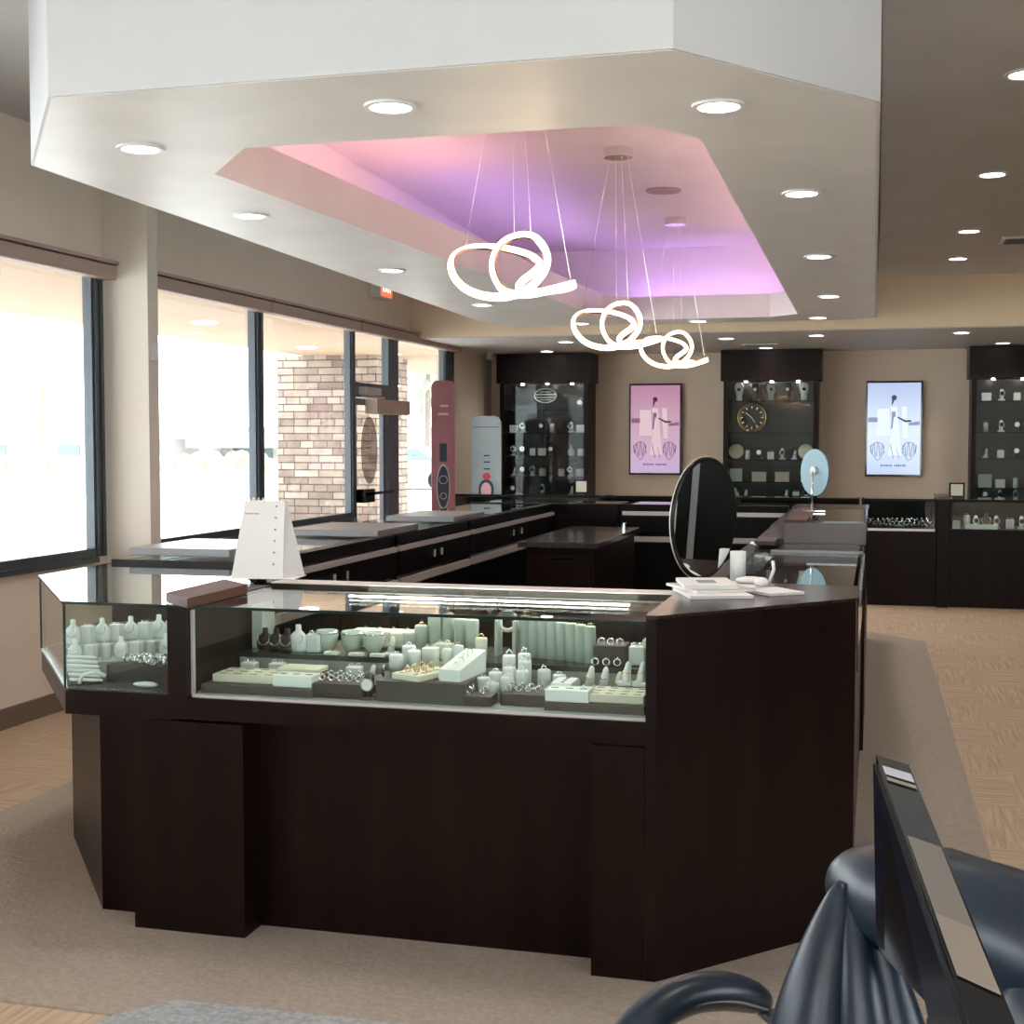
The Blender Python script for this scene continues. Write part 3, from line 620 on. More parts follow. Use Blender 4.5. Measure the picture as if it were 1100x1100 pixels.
def cabinet(lab, x0, x1, zs, logo=None):
    y0, y1 = 15.42, 15.845; t = thing('wall_cabinet', lab, 'cabinet', ((x0 + x1) / 2, 15.6, 0), group='tall dark wall cabinets')
    MB().box(x0 + .02, x0 + .07, y0, y1, 0, 2.2).box(x1 - .07, x1 - .02, y0, y1, 0, 2.2).box(x0 + .07, x1 - .07, y0, y1, 0, .86).build('carcass', 'espresso', t)
    MB().box(x0 + .07, x1 - .07, y1 - .02, y1, .862, 2.2).build('back_panel', 'cab_back', t)
    MB().box(x0 - .01, x1 + .01, y0 - .04, y1, 2.205, 2.545).build('fascia', 'espresso', t)
    for z in zs: MB().box(x0 + .072, x1 - .072, y0 + .03, y1 - .025, z - .012, z).build('shelf', 'shelf', t)
    xm = (x0 + x1) / 2
    MB().box(x0 + .07, xm + .01, y0 + .003, y0 + .008, .862, 2.2).build('sliding_glass', 'cabinet_glass', t)
    MB().box(xm - .01, x1 - .07, y0 + .012, y0 + .017, .862, 2.2).build('sliding_glass', 'cabinet_glass', t)
    for xx in (x0 + .25, xm, x1 - .25): MB().cyl(.018, 2.19, 2.2, xx, 15.6, seg=12).build('cabinet_spot', 'cabspot', t)
    return t
ZS_L = [1.90, 1.63, 1.36, 1.12, .90]; ZS_M = [1.985, 1.625, 1.325, 1.075, .88]; ZS_R = [1.965, 1.63, 1.35, 1.03, .88]
cabinet('tall dark wall cabinet at the left with an oval sign inside', -4.30, -3.20, ZS_L)
cabinet('tall dark wall cabinet in the middle, between the two screens', -1.69, -0.61, ZS_M)
cabinet('tall dark wall cabinet cut by the right picture edge', 0.96, 2.06, ZS_R)

# wall screens
def screen(lab, x0, x1, ms, md, mm, ml, glow=False):
    t = thing('wall_screen', lab, 'screen', ((x0 + x1) / 2, 15.84, 1.14))
    MB().box(x0, x1, 15.79, 15.848, 1.135, 2.20, bev=.006).build('bezel', 'gloss_black', t)
    s = MB().box(x0 + .022, x1 - .022, 15.782, 15.789, 1.158, 2.178).build('display', ms, t)
    cx = (x0 + x1) / 2; w = (x1 - x0); Y = 15.779
    def disc(px, pz, rx, rz, m, nm, a=0.0, lay=0):
        MB().cyl(1, -.0006, .0006, seg=20, mtx=T((x0 + px * w, Y - lay * .0015, 2.20 - pz * 1.065)) @ R(a, 'Y') @ Matrix.Diagonal((rx, 1, rz, 1)) @ R(PI / 2, 'X')).build(nm, m, s)
    def quad(pts, m, nm, lay=0):
        MB().prism([(x0 + a * w, 2.20 - b * 1.065) for a, b in pts], -.0006, .0006, mtx=T((0, Y - lay * .0015, 0)) @ R(PI / 2, 'X')).build(nm, m, s)
    # horizon, pale panels, figure in a long dress, open heart scribbles, caption
    quad([(.05, .38), (.22, .38), (.22, .43), (.05, .43)], mm, 'backdrop_band'); quad([(.76, .44), (.95, .42), (.95, .46), (.76, .465)], mm, 'backdrop_band')
    quad([(.21, .29), (.42, .29), (.44, .57), (.20, .57)], ml, 'pale_panel'); quad([(.63, .27), (.72, .27), (.74, .60), (.66, .60)], ml, 'pale_panel')
    quad([(.44, .27), (.55, .27), (.57, .36), (.60, .55), (.64, .78), (.40, .78), (.45, .55), (.455, .36)], ml, 'dress_figure', 1)
    disc(.50, .175, .028, .03, md, 'figure_head', 0, 2); quad([(.465, .17), (.50, .16), (.495, .22), (.455, .26)], md, 'figure_hair', 3)
    quad([(.46, .32), (.53, .32), (.53, .375), (.46, .375)], mm, 'figure_waist', 2); quad([(.46, .375), (.50, .375), (.475, .5), (.45, .5)], mm, 'figure_fold', 3)
    quad([(.56, .37), (.70, .41), (.80, .41), (.80, .43), (.69, .43), (.56, .385)], md, 'figure_arm', 2)
    for c, f in ((.22, 1), (.77, -1)):
        pts = []
        for k in range(15):
            a = k / 14; xx = c + f * (-.13 + .26 * a); zz = .70 + (.10 if k % 4 in (1, 2) else -.055) * (1 - abs(a - .5))
            pts.append((x0 + xx * w, Y - .003, 2.20 - zz * 1.065))
        MB().tube(pts, .0045, 5).build('line_drawing', mm, s)
        MB().tube([(x0 + (c + .12 * math.cos(q) * (1 if math.sin(q) > 0 else .9)) * w, Y - .003, 2.20 - (.71 - .07 * math.sin(q) + .055 * (1 - abs(math.cos(q))) * (1 if math.sin(q) < 0 else 0)) * 1.065) for q in [2 * PI * k / 20 for k in range(20)]], .0045, 5, closed=True).build('line_drawing', mm, s)
    MB().tube([(x0 + .44 * w, Y - .004, 2.20 - .66 * 1.065), (x0 + .50 * w, Y - .004, 2.20 - .81 * 1.065), (x0 + .55 * w, Y - .004, 2.20 - .70 * 1.065), (x0 + .60 * w, Y - .004, 2.20 - .81 * 1.065)], .0045, 5).build('line_drawing', mm, s)
    cp = MB()
    for k in range(13):
        if k == 6: continue
        h = (.010, .007, .009)[k % 3]; cp.box(x0 + (.28 + k * .034) * w, x0 + (.28 + k * .034 + .022) * w, Y - .001, Y, 2.20 - .885 * 1.065 - h, 2.20 - .885 * 1.065 + h)
    cp.build('caption_marks', md, s)
    return t
screen('pink violet wall screen with a figure in a long dress', -2.81, -2.19, 'screen_pink', 'p_dark', 'p_mid', 'p_lite')
screen('pale blue wall screen with a figure in a long dress', -0.125, 0.49, 'screen_blue', 'b_dark', 'b_mid', 'b_lite')
for x, lab in ((-3.10, 'small black frame with a cream card beside the left cabinet'), (.86, 'small black frame with a cream card beside the right cabinet')):
    # stand on a narrow ledge post behind the counter
    y = 13.70
    xx = x * (13.7 / 15.3) ; xx = x + (-.02 if x < 0 else -.11)
    t = thing('card_frame', lab, 'picture frame', (xx if x > 0 else -2.93 + .0, y, .993), group='small framed cards on the rear counters')
    cx = t.location.x
    MB().box(cx - .072, cx + .072, y - .01, y + .01, .994, 1.135).build('frame', 'black', t); MB().box(cx - .055, cx + .055, y - .013, y - .0101, 1.01, 1.12).build('card', 'cream', t)
t = thing('security_camera', 'small white security camera at the top corner of the left cabinet', 'camera', (-4.33, 15.2, 2.55))
MB().cyl(.03, 2.52, 2.55, -4.30, 15.1).build('mount', 'white', t); MB().cyl(.03, 0, .10, mtx=T((-4.30, 15.12, 2.49)) @ R(PI / 2, 'X')).build('camera_body', 'white', t)

# ------------------------------------------------------------------ small item prototypes (local frame, base at z=0)
def P_thing(name, cat): return thing(name, None, cat, (0, 0, 0))
def mk_tower(m='white', r=.022, h=.085, ring='silver'):
    t = P_thing('ring_stand', 'ring stand')
    MB().lathe([(r, 0), (r, h * .93), (r * .9, h), (r * .4, h * .985)], 16).build('column', m, t, True, world=False)
    MB().torus(.009, .0022, T((0, 0, h + .003)) @ R(PI / 2, 'X'), 14, 6).build('ring', ring, t, True, world=False); return t
def mk_block(m='white', w=.05, d=.04, h=.06):
    t = P_thing('ring_block', 'ring stand')
    MB().box(-w / 2, w / 2, -d / 2, d / 2, 0, h, bev=.004).build('block', m, t, world=False)
    mb = MB()
    for q in (-.012, .012): mb.torus(.008, .002, T((q, 0, h + .002)) @ R(PI / 2, 'X'), 12, 6)
    mb.build('ring', 'silver', t, True, world=False); return t
def mk_finger(m='white', h=.07):
    t = P_thing('ring_finger', 'ring stand')
    MB().box(-.02, .02, -.02, .02, 0, .012, bev=.003).build('foot', m, t, world=False)
    MB().lathe([(.014, .011), (.011, h * .6), (.008, h * .9), (.004, h)], 12, T((0, 0, 0)) @ R(.15, 'Y')).build('finger', m, t, True, world=False); 
    MB().torus(.011, .0022, T((.004, 0, h * .55)) @ R(.3, 'X'), 12, 6).build('ring', 'gold', t, True, world=False); return t
def mk_bust(m='white', h=.12):
    t = P_thing('necklace_bust', 'necklace bust')
    MB().lathe([(.035, 0), (.040, .01), (.044, h * .45), (.032, h * .65), (.014, h * .78), (.013, h), (.006, h * 1.01)], 16, None, .55).build('bust', m, t, True, world=False)
    pts = [(.028 * math.sin(a), -.022 - .006 * math.cos(a), h * .55 - .028 * math.cos(a)) for a in [(-2.2 + 4.4 * i / 12) for i in range(13)]]
    MB().tube(pts, .0022, 5).build('necklace', 'silver', t, True, world=False); return t
def mk_tray(m='cream', w=.2, d=.13, h=.025, nx=4, ny=3, slots=True):
    t = P_thing('jewellery_tray', 'tray')
    MB().box(-w / 2, w / 2, -d / 2, d / 2, 0, h, bev=.003).build('tray', m, t, world=False)
    if slots:
        mb = MB()
        for i in range(nx):
            for j in range(ny): mb.box(-w / 2 + (i + .25) * w / nx, -w / 2 + (i + .75) * w / nx, -d / 2 + (j + .4) * d / ny, -d / 2 + (j + .55) * d / ny, h - .001, h + .0008)
        mb.build('slots', 'brown_fabric', t, world=False)
    return t
def mk_rings(m='silver', r=.009):
    t = P_thing('ring', 'ring'); 
    MB().torus(r, .0023, T((0, 0, r + .0024)) @ R(PI / 2, 'X'), 12, 6).build('band', m, t, True, world=False); MB().sph(0, 0, r * 2.2, .004, seg=8).build('stone', 'clear' if m == 'x' else 'silver', t, True, world=False); return t
def mk_collar(m='greenish'):
    t = P_thing('bracelet_cup', 'bracelet stand')
    MB().lathe([(.018, 0), (.034, .02), (.040, .05), (.036, .065), (.030, .065), (.030, .02)], 18).build('cup', m, t, True, world=False)
    MB().torus(.039, .003, T((0, 0, .058)), 20, 6).build('bracelet', 'silver', t, True, world=False); return t
def mk_watch(m='white', dial='black'):
    t = P_thing('watch_stand', 'watch')
    MB().box(-.022, .022, -.025, .025, 0, .012, bev=.003).build('foot', m, t, world=False)
    MB().torus(.030, .011, T((0, 0, .045)) @ R(PI / 2, 'Y'), 18, 8).build('cuff', m, t, True, world=False)
    MB().cyl(.019, 0, .010, seg=18, mtx=T((0, -.040, .052)) @ R(PI / 2, 'X')).build('watch_case', 'silver', t, world=False)
    MB().cyl(.015, 0, .002, seg=18, mtx=T((0, -.050, .052)) @ R(PI / 2, 'X')).build('watch_dial', dial, t, world=False); return t
def mk_wbust(m, dial):
    t = P_thing('watch_bust', 'watch')
    MB().lathe([(.035, 0), (.034, .06), (.046, .10), (.055, .14), (.050, .18), (.030, .20)], 16, None, .6).build('bust', m, t, True, world=False)
    MB().cyl(.018, 0, .012, seg=18, mtx=T((0, -.031, .125)) @ R(PI / 2, 'X')).build('watch_dial', dial, t, world=False); return t
def mk_plate():
    t = P_thing('display_plate', 'plate')
    MB().lathe([(.02, 0), (.06, .006), (.085, .012), (.08, .016), (.02, .008)], 24, T((0, 0, .088)) @ R(math.radians(80), 'X')).build('plate', 'cream', t, True, world=False)
    MB().box(-.03, .03, -.02, .04, 0, .006).build('easel', 'black', t, world=False); return t
def mk_box(m='white', w=.10, d=.06, h=.08):
    t = P_thing('gift_box', 'box'); MB().box(-w / 2, w / 2, -d / 2, d / 2, 0, h * .62, bev=.002).build('box_body', m, t, world=False)
    MB().box(-w / 2 - .002, w / 2 + .002, -d / 2 - .002, d / 2 + .002, h * .625, h, bev=.002).build('lid', m, t, world=False); return t
USED = set()
def put(proto, x, y, z, lab, rz=0, group=None, sc=None):
    if proto.name not in USED:
        USED.add(proto.name); proto.location = (x, y, z); proto.rotation_euler = (0, 0, rz)
        if sc: proto.scale = sc if isinstance(sc, tuple) else (sc,) * 3
        proto['label'] = lab
        if group: proto['group'] = group
        return proto
    return dup(proto, (x, y, z), rz, lab, group, sc or (1, 1, 1))
tower_w = mk_tower('white'); tower_g = mk_tower('greenish', .026, .12, 'gold'); tower_c = mk_tower('cream', .02, .07, 'gold')
block_w = mk_block('white'); block_big = mk_block('white', .06, .05, .085); block_c = mk_block('cream', .06, .04, .05)
finger_w = mk_finger('white'); bust_w = mk_bust('white'); bust_d = mk_bust('brown_fabric', .10)
tray_c = mk_tray('cream', .21, .13); tray_w = mk_tray('white', .13, .08, .035, 3, 1); tray_d = mk_tray('brown_fabric', .15, .11, .03, 1, 1, False); tray_sq = mk_tray('cream', .15, .10, .02, 5, 2)
ring_s = mk_rings('silver'); ring_g = mk_rings('gold'); cup_g = mk_collar(); watch_w = mk_watch('white', 'black'); watch_d = mk_watch('brown_fabric', 'white')
GF = 'pieces in the front showcase'
# --- front row of the front showcase
D0 = .7575
t = thing('display_riser', 'charcoal riser at the left end of the front showcase', 'riser', (-1.87, 3.93, D0)); MB().box(-2.035, -1.66, 3.83, 4.06, D0, .785).build('riser_block', 'grey_fabric', t)
t = thing('display_riser', 'large charcoal riser block in the middle of the front showcase', 'riser', (-1.3, 3.95, D0)); MB().box(-1.455, -1.175, 3.835, 4.10, D0, .822, bev=.003).build('riser_block', 'grey_fabric', t)
t = thing('display_riser', 'grey riser at the right end of the front showcase', 'riser', (-.77, 3.95, D0)); MB().box(-.93, -.635, 3.835, 4.09, D0, .782).build('riser_block', 'grey_fabric', t)
put(tray_c, -1.915, 3.94, .785, 'flat cream ring tray at the left end of the front showcase')
put(tray_w, -1.735, 3.885, .785, 'white earring tray right of the flat cream tray')
t = thing('jewellery_tray', 'cream tray with brown base behind the white earring tray', 'tray', (-1.78, 4.0, .785))
MB().box(-1.84, -1.70, 3.97, 4.05, .786, .806).build('base', 'cap', t); MB().box(-1.84, -1.70, 3.965, 4.055, .8065, .822, bev=.003).build('tray', 'cream', t)
put(tray_d, -1.585, 3.91, D0, 'dark brown ring tray left of the large charcoal riser', sc=(1.1, 1.2, 1.5))
for i in range(5):
    for j in range(3): put(ring_s, -1.645 + i * .03, 3.875 + j * .035, .804, 'small ring standing in the dark brown ring tray', rz=.3, group='rings in the dark brown tray left of the riser')
for i, (dx, dy) in enumerate(((0, 0), (.028, .03), (-.01, .06), (.035, .085))):
    pass
for i, (x, y, z) in enumerate(((-1.487, 3.865, D0), (-1.485, 3.95, D0), (-1.487, 4.035, D0))):
    put(watch_d, x, y, z, 'dark bangle stand, %s from the front, left of the large riser' % ORD[i], rz=.2, group=GF)
for i, (x, y) in enumerate(((-1.985, 4.07), (-1.89, 4.08), (-1.62, 4.08))): put(block_w, x, y, D0 if i == 2 else D0, 'white double ring block, %s from left behind the front trays' % ORD[i], group=GF, sc=(1, 1, 1.0))
for i, (x, y) in enumerate(((-1.56, 4.07), (-1.525, 4.075), (-1.468, 4.078 + .02))): put(finger_w, x, y - (0 if i < 2 else .0), D0, 'white ring finger, %s from left beside the large riser' % ORD[i], group=GF)
for i, (x, y) in enumerate(((-1.43, 4.07), (-1.40, 4.03), (-1.445, 3.99))): put(tower_w, x, y, .822, 'white round ring column, %s of three on the left of the large riser' % ORD[i], group=GF, sc=(1, 1, .85 - .1 * i))
put(block_big, -1.36, 4.075, .822, 'tall white two ring block at the back of the large riser', sc=.8)
t = put(tray_sq, -1.335, 3.925, .822, 'cream tray heaped with gold rings on the large riser', rz=1.2, sc=(1.1, 1.1, 1))
for i in range(9): put(ring_g, -1.365 + (i % 3) * .030 + (i // 3) * .008, 3.87 + (i // 3) * .045, .843, 'small gold ring in the cream tray on the large riser', rz=i, group='gold rings in the cream tray on the riser')
t = thing('ring_ramp', 'white sloped box with a row of four rings on the riser', 'ring stand', (-1.22, 3.97, .822))
mb = MB(); mb.box(-.035, .035, -.10, .10, 0, .035)
for vv in mb.b.verts:
    if vv.co.z > .02 and vv.co.y > 0: vv.co.z += .035
mb.build('sloped_box', 'white', t, world=False)
for i in range(4): MB().torus(.008, .0024, T((0, -.05 + i * .035, .044 + .0085 * i)) @ R(PI / 2, 'X'), 12, 6).build('ring', 'silver', t, True, world=False)
t.rotation_euler = (0, 0, -.12)
k = 0
for i, (x, y, h) in enumerate(((-1.155, 3.99, .75), (-1.125, 4.02, .9), (-1.12, 3.97, .6), (-1.085, 4.04, 1.05), (-1.08, 3.99, .8), (-1.045, 4.07, 1.25), (-1.04, 4.02, 1.0), (-1.10, 4.09, 1.4), (-1.055, 4.105, 1.45))):
    put(tower_w, x, y - .018, D0, 'white ring column, %s nearest in the stepped cluster right of the riser' % ORD[i], group=GF, sc=(.98, .98, h))
put(tray_d, -1.135, 3.875, D0, 'small dark tray of rings at the foot of the riser', sc=(.55, .75, 1.0))
for i in range(4): put(ring_s, -1.165 + (i % 2) * .04, 3.86 + (i // 2) * .035, D0 + .031, 'small ring on the small dark tray by the riser', rz=i, group='rings on the small dark tray')
put(tray_d, -.995, 3.92, D0, 'dark brown ring tray in front of the white columns', sc=(1.05, .9, 1.2))
for i in range(5):
    for j in range(2): put(ring_s, -1.055 + i * .03, 3.90 + j * .04, D0 + .0365, 'small ring standing in the dark tray before the white columns', rz=.5, group='rings in the dark tray before the columns')
put(tray_w, -.865, 3.885, .782, 'white tray forming the foot of an L on the right riser')
put(tray_w, -.90, 3.975, .782, 'white tray forming the upright of an L on the right riser', rz=PI / 2, sc=(.8, .8, 1.2))
put(tray_c, -.725, 3.93, .782, 'cream ring tray at the right end of the front showcase', sc=(.80, 1, 1))
for i, (x, y) in enumerate(((-.845, 4.065), (-.80, 4.06), (-.725, 4.03), (-.68, 4.03))): put(finger_w, x, y, .782 if i < 2 else .807, 'white ring finger, %s from left at the right end of the case' % ORD[i], group=GF, sc=1.05)
for i, (x, y, h) in enumerate(((-.985, 4.06, .95), (-.935, 4.055, .8), (-.895, 4.075, .6))): put(tower_w, x, y, D0, 'white ring column, %s from left behind the dark ring tray' % ORD[i], group=GF, sc=(.95, .95, h))
for i, x in enumerate((-.765, -.645)): put(finger_w, x, 4.105, .7575 if i < 0 else D0, 'white ring finger, %s from left against the raised shelf' % ORD[i], group=GF, sc=1.1)
for i, x in enumerate((-1.30, -1.262)): put(tower_w, x, 4.06, .822, 'white ring column, %s from left at the back of the large riser' % ORD[i], group=GF, sc=(.75, .75, .8 + .15 * i))
# --- back row on the raised shelf
Z1 = .843
for i, x in enumerate((-1.975, -1.935, -1.895)): put(bust_d, x, 4.17, Z1, 'dark bust with pearls, %s from left on the raised shelf' % ORD[i], group=GF, sc=.75)
t = thing('earring_tower', 'tall pale slab at the far left of the raised shelf', 'display stand', (-2.02, 4.25, Z1)); MB().box(-2.04, -2.0, 4.2, 4.3, Z1, .99, bev=.003).build('slab', 'greenish', t)
put(bust_w, -1.855, 4.17, Z1, 'small white necklace bust right of the dark busts', sc=.75)
put(block_w, -1.80, 4.18, Z1, 'white ring block between the bust and the bracelet cups')
for i, x in enumerate((-1.765, -1.675, -1.60)): put(cup_g, x, 4.20, Z1, 'pale green bracelet cup, %s of three on the raised shelf' % ORD[i], group=GF, sc=(.95, .95, 1.1))
t = thing('bracelet_bar', 'long cream padded bar behind the bracelet cups', 'display stand', (-1.6, 4.33, Z1)); MB().box(-1.72, -1.50, 4.30, 4.36, Z1, .905, bev=.01).build('bar', 'cream', t)
for i in range(4): MB().torus(.034, .002, T((-1.68 + i * .05, 4.33, .88)) @ R(PI / 2, 'Y'), 18, 5).build('bracelet', 'silver', t, True)
for i, x in enumerate((-1.72, -1.635, -1.56)):
    t = thing('earring_card', 'small white earring pad, %s of three before the bracelet cups' % ORD[i], 'display stand', (x, 4.14, Z1), group=GF); MB().box(x - .026, x + .026, 4.122, 4.148, Z1, .853, bev=.002).build('pad', 'white', t); MB().sph(x - .01, 4.135, .856, .004, seg=8).build('earring', 'gold', t, True); MB().sph(x + .01, 4.135, .856, .004, seg=8).build('earring', 'gold', t, True)
put(finger_w, -1.53, 4.17, Z1, 'white ring finger right of the bracelet cups on the shelf', sc=.9)
for i, (x, y, h) in enumerate(((-1.475, 4.2, .62), (-1.44, 4.22, .8), (-1.40, 4.24, 1.1), (-1.36, 4.26, 1.1), (-1.31, 4.24, 1.0), (-1.265, 4.22, 1.0))):
    put(tower_g, x, y, Z1, 'pale green earring column, %s from left in the left shelf group' % ORD[i], group=GF, sc=(.85, .85, h))
put(block_c, -1.34, 4.155, Z1, 'cream ring block before the pale green earring columns')
put(tower_c, -1.22, 4.17, Z1, 'cream ring column tilted beside the pale green columns')
t = thing('bangle_arch', 'pale arch shaped stand in the middle of the raised shelf', 'display stand', (-1.16, 4.27, Z1)); MB().box(-1.195, -1.185, 4.24, 4.30, Z1, .96).box(-1.135, -1.125, 4.24, 4.30, Z1, .96).build('uprights', 'greenish', t)
MB().torus(.03, .007, T((-1.16, 4.27, .955)) @ R(PI / 2, 'X'), 20, 8).build('arch', 'greenish', t, True)
for i in range(8): put(tower_g, -1.10 + i * .033, 4.27 - i * .010, Z1, 'pale green earring column, %s from left in the right shelf group' % ORD[i], group='pale green columns on the right of the shelf', sc=(.72, .72, 1.1 - .02 * i))
t = thing('ring_box', 'dark brown box with rings on its top at the right of the shelf', 'box', (-.80, 4.22, Z1)); MB().box(-.85, -.75, 4.16, 4.26, Z1, .905, bev=.003).build('box_body', 'brown_fabric', t)
for i in range(3): MB().torus(.011, .003, T((-.83 + i * .03, 4.19, .912)) @ R(PI / 2, 'X'), 12, 6).build('ring', 'silver', t, True)
for i in range(3): put(ring_s, -.84 + i * .035, 4.14, Z1, 'small ring in front of the dark brown box', group='rings before the dark brown box', sc=1.2)
put(block_w, -.715, 4.19, Z1, 'white ring block between the dark box and the cream stand')
t = thing('bracelet_bar', 'cream padded stand at the right end of the raised shelf', 'display stand', (-.67, 4.25, Z1)); MB().box(-.70, -.635, 4.18, 4.28, Z1, .925, bev=.006).build('bar', 'cream', t)
# --- corner case
GC = 'pieces in the corner showcase'
t = thing('bar_rack', 'slanted rack of white bracelet bars at the left glass', 'display stand', (-2.505, 3.911, D0), math.radians(40))
MB().box(-.05, .05, -.073, .073, 0, .008).build('rack_base', 'brown_fabric', t, world=False)
for i in range(6): MB().box(-.052, .052, -.008, .008, 0, .010, mtx=T((0, -.065 + i * .026, .01 + i * .011)) @ R(.12, 'Y'), bev=.003).build('bracelet_bar', 'white', t, world=False)
t = thing('curved_riser', 'dark curved riser crowded with jewellery in the corner showcase', 'riser', (-2.29, 3.98, D0))
arc = [(.14 * math.cos(a), .12 * math.sin(a)) for a in [PI * 1.0 * i / 14 for i in range(15)]]
MB().prism([(x_, y_ - .05) for x_, y_ in arc], 0, .055).build('platform', 'brown_fabric', t, world=False)
for i in range(26):
    a = random.uniform(.1, PI - .1); q = random.uniform(.15, .95)
    put(ring_s, -2.29 + .13 * q * math.cos(a), 3.93 + .11 * q * math.sin(a), D0 + .056, 'small silver ring on the dark curved riser', rz=random.uniform(0, 3), group='rings on the curved riser', sc=1.3)
t = thing('display_riser', 'low pale riser under the front row of the corner showcase', 'riser', (-2.47, 4.18, D0)); MB().prism([(-2.66, 4.04), (-2.57, 3.98), (-2.29, 4.24), (-2.36, 4.33)], D0, .80).build('riser_block', 'deck', t)
t = thing('display_riser', 'taller pale riser under the back row of the corner showcase', 'riser', (-2.5, 4.35, D0)); MB().prism([(-2.74, 4.17), (-2.665, 4.05), (-2.365, 4.34), (-2.42, 4.47)], D0, .84).build('riser_block', 'deck', t)
for i in range(8): put(bust_w if i % 3 == 0 else (block_big if i % 3 == 1 else tower_w), -2.61 + i * .0385, 4.03 + i * .033, .801, 'white display stand, %s from left in the front row of the corner showcase' % ORD[i], group=GC, sc=.62)
for i in range(9): put(bust_w if i % 2 == 0 else block_big, -2.685 + i * .036, 4.135 + i * .034, .841, 'white display stand, %s from left in the back row of the corner showcase' % ORD[i], group=GC, sc=.7)
for i in range(4): put(watch_d, -2.80 + i * .085, 4.47 + i * .045, D0, 'dark bangle stand, %s from left behind the white rows of the corner showcase' % ORD[i], group=GC, sc=1.3)
t = thing('display_cube', 'brown cube by the divider post in the corner showcase', 'riser', (-2.16, 3.9, D0)); MB().box(-2.185, -2.135, 3.86, 3.92, D0, .83).build('cube', 'cap', t)
t = thing('ring_dish', 'low white dish in front of the curved riser', 'dish', (-2.25, 3.87, D0)); MB().sph(-2.25, 3.865, D0 + .009, .045, .02, .009).build('dish', 'white', t, True)
t = thing('ring_dish', 'small white crab shaped stand near the left glass', 'display stand', (-2.5, 3.9, D0)); MB().tube([(-2.47, 3.835, D0 + .007), (-2.46, 3.835, D0 + .035), (-2.42, 3.85, D0 + .045), (-2.39, 3.86, D0 + .03)], .007, 8).build('curved_bar', 'white', t, True)

# right near case, side items + reflections: a few silver pieces
for i in range(12):
    put(ring_s, -.50 + (i % 4) * .11, 5.0 + (i // 4) * .38, .781, 'small silver ring on the deck of the low right showcase', rz=i, group='rings in the low right showcase', sc=1.8)
for i in range(3): put(tray_c, -.33, 5.05 + i * .45, .781, 'cream tray, %s nearest, in the low right showcase' % ORD[i], rz=PI / 2, group='trays in the low right showcase')
# left run contents
for i in range(5): put(tray_w, -2.75, 5.5 + i * .95, .781, 'white tray, %s nearest in the left run of showcases' % ORD[i], rz=PI / 2, group='trays in the left run')
# rear showcases contents and rear counters
for i in range(16):
    put(ring_s, -.085 + i * .04, 13.25 + (i % 2) * .06, .7255, 'round silver piece in the glittering row of the right rear counter', rz=.4 * i, group='glittering row in the right rear counter', sc=2.6)
for i in range(13):
    put(ring_s, -.07 + i * .045, 13.40 + (i % 2) * .05, .7255, 'round silver piece in the glittering row of the right rear counter', rz=.7 * i, group='glittering row in the right rear counter', sc=3.4)
for i, (x, pr) in enumerate(((.82, tower_w), (.90, watch_w), (.99, bust_d), (1.08, watch_w), (1.2, block_w), (1.3, watch_w), (1.42, watch_d), (1.55, bust_w), (1.7, watch_w))):
    put(pr, x, 13.3, .726, 'display stand, %s from left inside the counter below the right cabinet' % ORD[i], group='stands in the counter below the right cabinet', sc=1.4)
t = thing('jewellery_tray', 'long white tray inside the counter below the right cabinet', 'tray', (.95, 13.2, .726)); MB().box(.80, 1.08, 13.15, 13.24, .726, .765, bev=.003).build('tray', 'white', t)
t = thing('gift_box', 'small grey cube box at the left inside the counter below the right cabinet', 'box', (.72, 13.2, .726)); MB().box(.69, .755, 13.16, 13.22, .726, .80, bev=.003).build('box_body', 'deck', t)
for i in range(10): put(ring_s, -2.35 + i * .09, 13.3, .7255, 'round silver piece in the counter under the pink screen', rz=i, group='pieces in the counter under the pink screen', sc=3.0)
t = thing('long_tray', 'long white tray in the counter below the middle cabinet', 'tray', (-1.0, 13.25, .726)); MB().box(-1.28, -.72, 13.2, 13.3, .726, .775, bev=.003).build('tray', 'white', t)
put(finger_w, -1.30 + .04, 13.4, .726, 'white ring finger at the left of the middle rear counter', sc=1.8)
t = thing('white_banner_card', 'long white card lying in the counter below the left cabinet', 'card', (-3.6, 13.4, .726)); MB().box(-3.85, -3.45, 13.3, 13.4, .86, .90, bev=.004).box(-3.8, -3.78, 13.33, 13.37, .726, .86).box(-3.52, -3.50, 13.33, 13.37, .726, .86).build('card_rest', 'white', t)

# wall cabinet contents
wb = {'w': mk_wbust('white', 'black'), 'd': mk_wbust('brown_fabric', 'white'), 'b': mk_wbust('pale_blue', 'navy')}
plate = mk_plate(); box_w = mk_box('white', .12, .07, .11); box_t = mk_box('tan_box', .17, .08, .12); box_g = mk_box('greenish', .15, .08, .16)
YC = 15.56
Kn = {'w': ('white watch bust', wb['w'], 1), 'd': ('dark watch bust', wb['d'], 1), 'b': ('pale blue watch bust', wb['b'], 1), 'p': ('round cream plate', plate, 1), 'x': ('white gift box', box_w, .8), 't': ('tan gift box', box_t, .9), 'g': ('pale green gift box', box_g, .9),
      'a': ('watch on a white cuff', watch_w, 1.5), 'k': ('watch on a dark cuff', watch_d, 1.5), 'f': ('white ring finger', finger_w, 1.5), 'n': ('white necklace bust', bust_w, 1.0), 'm': ('dark necklace bust', bust_d, 1.2), 's': ('short white block', block_w, 1.4), 'o': ('white ring column', tower_w, 1.2)}
def fill(cab, x0, x1, z, shelf, seq):
    n = len(seq)
    for i, ch in enumerate(seq):
        if ch == ' ': continue
        nm, pr, s = Kn[ch]; x = x0 + (i + .5) * (x1 - x0) / n
        put(pr, x, YC, z, '%s, %s place from left, %s shelf, %s cabinet' % (nm, ORD[i], shelf, cab), group='pieces in the %s cabinet' % cab, sc=s)
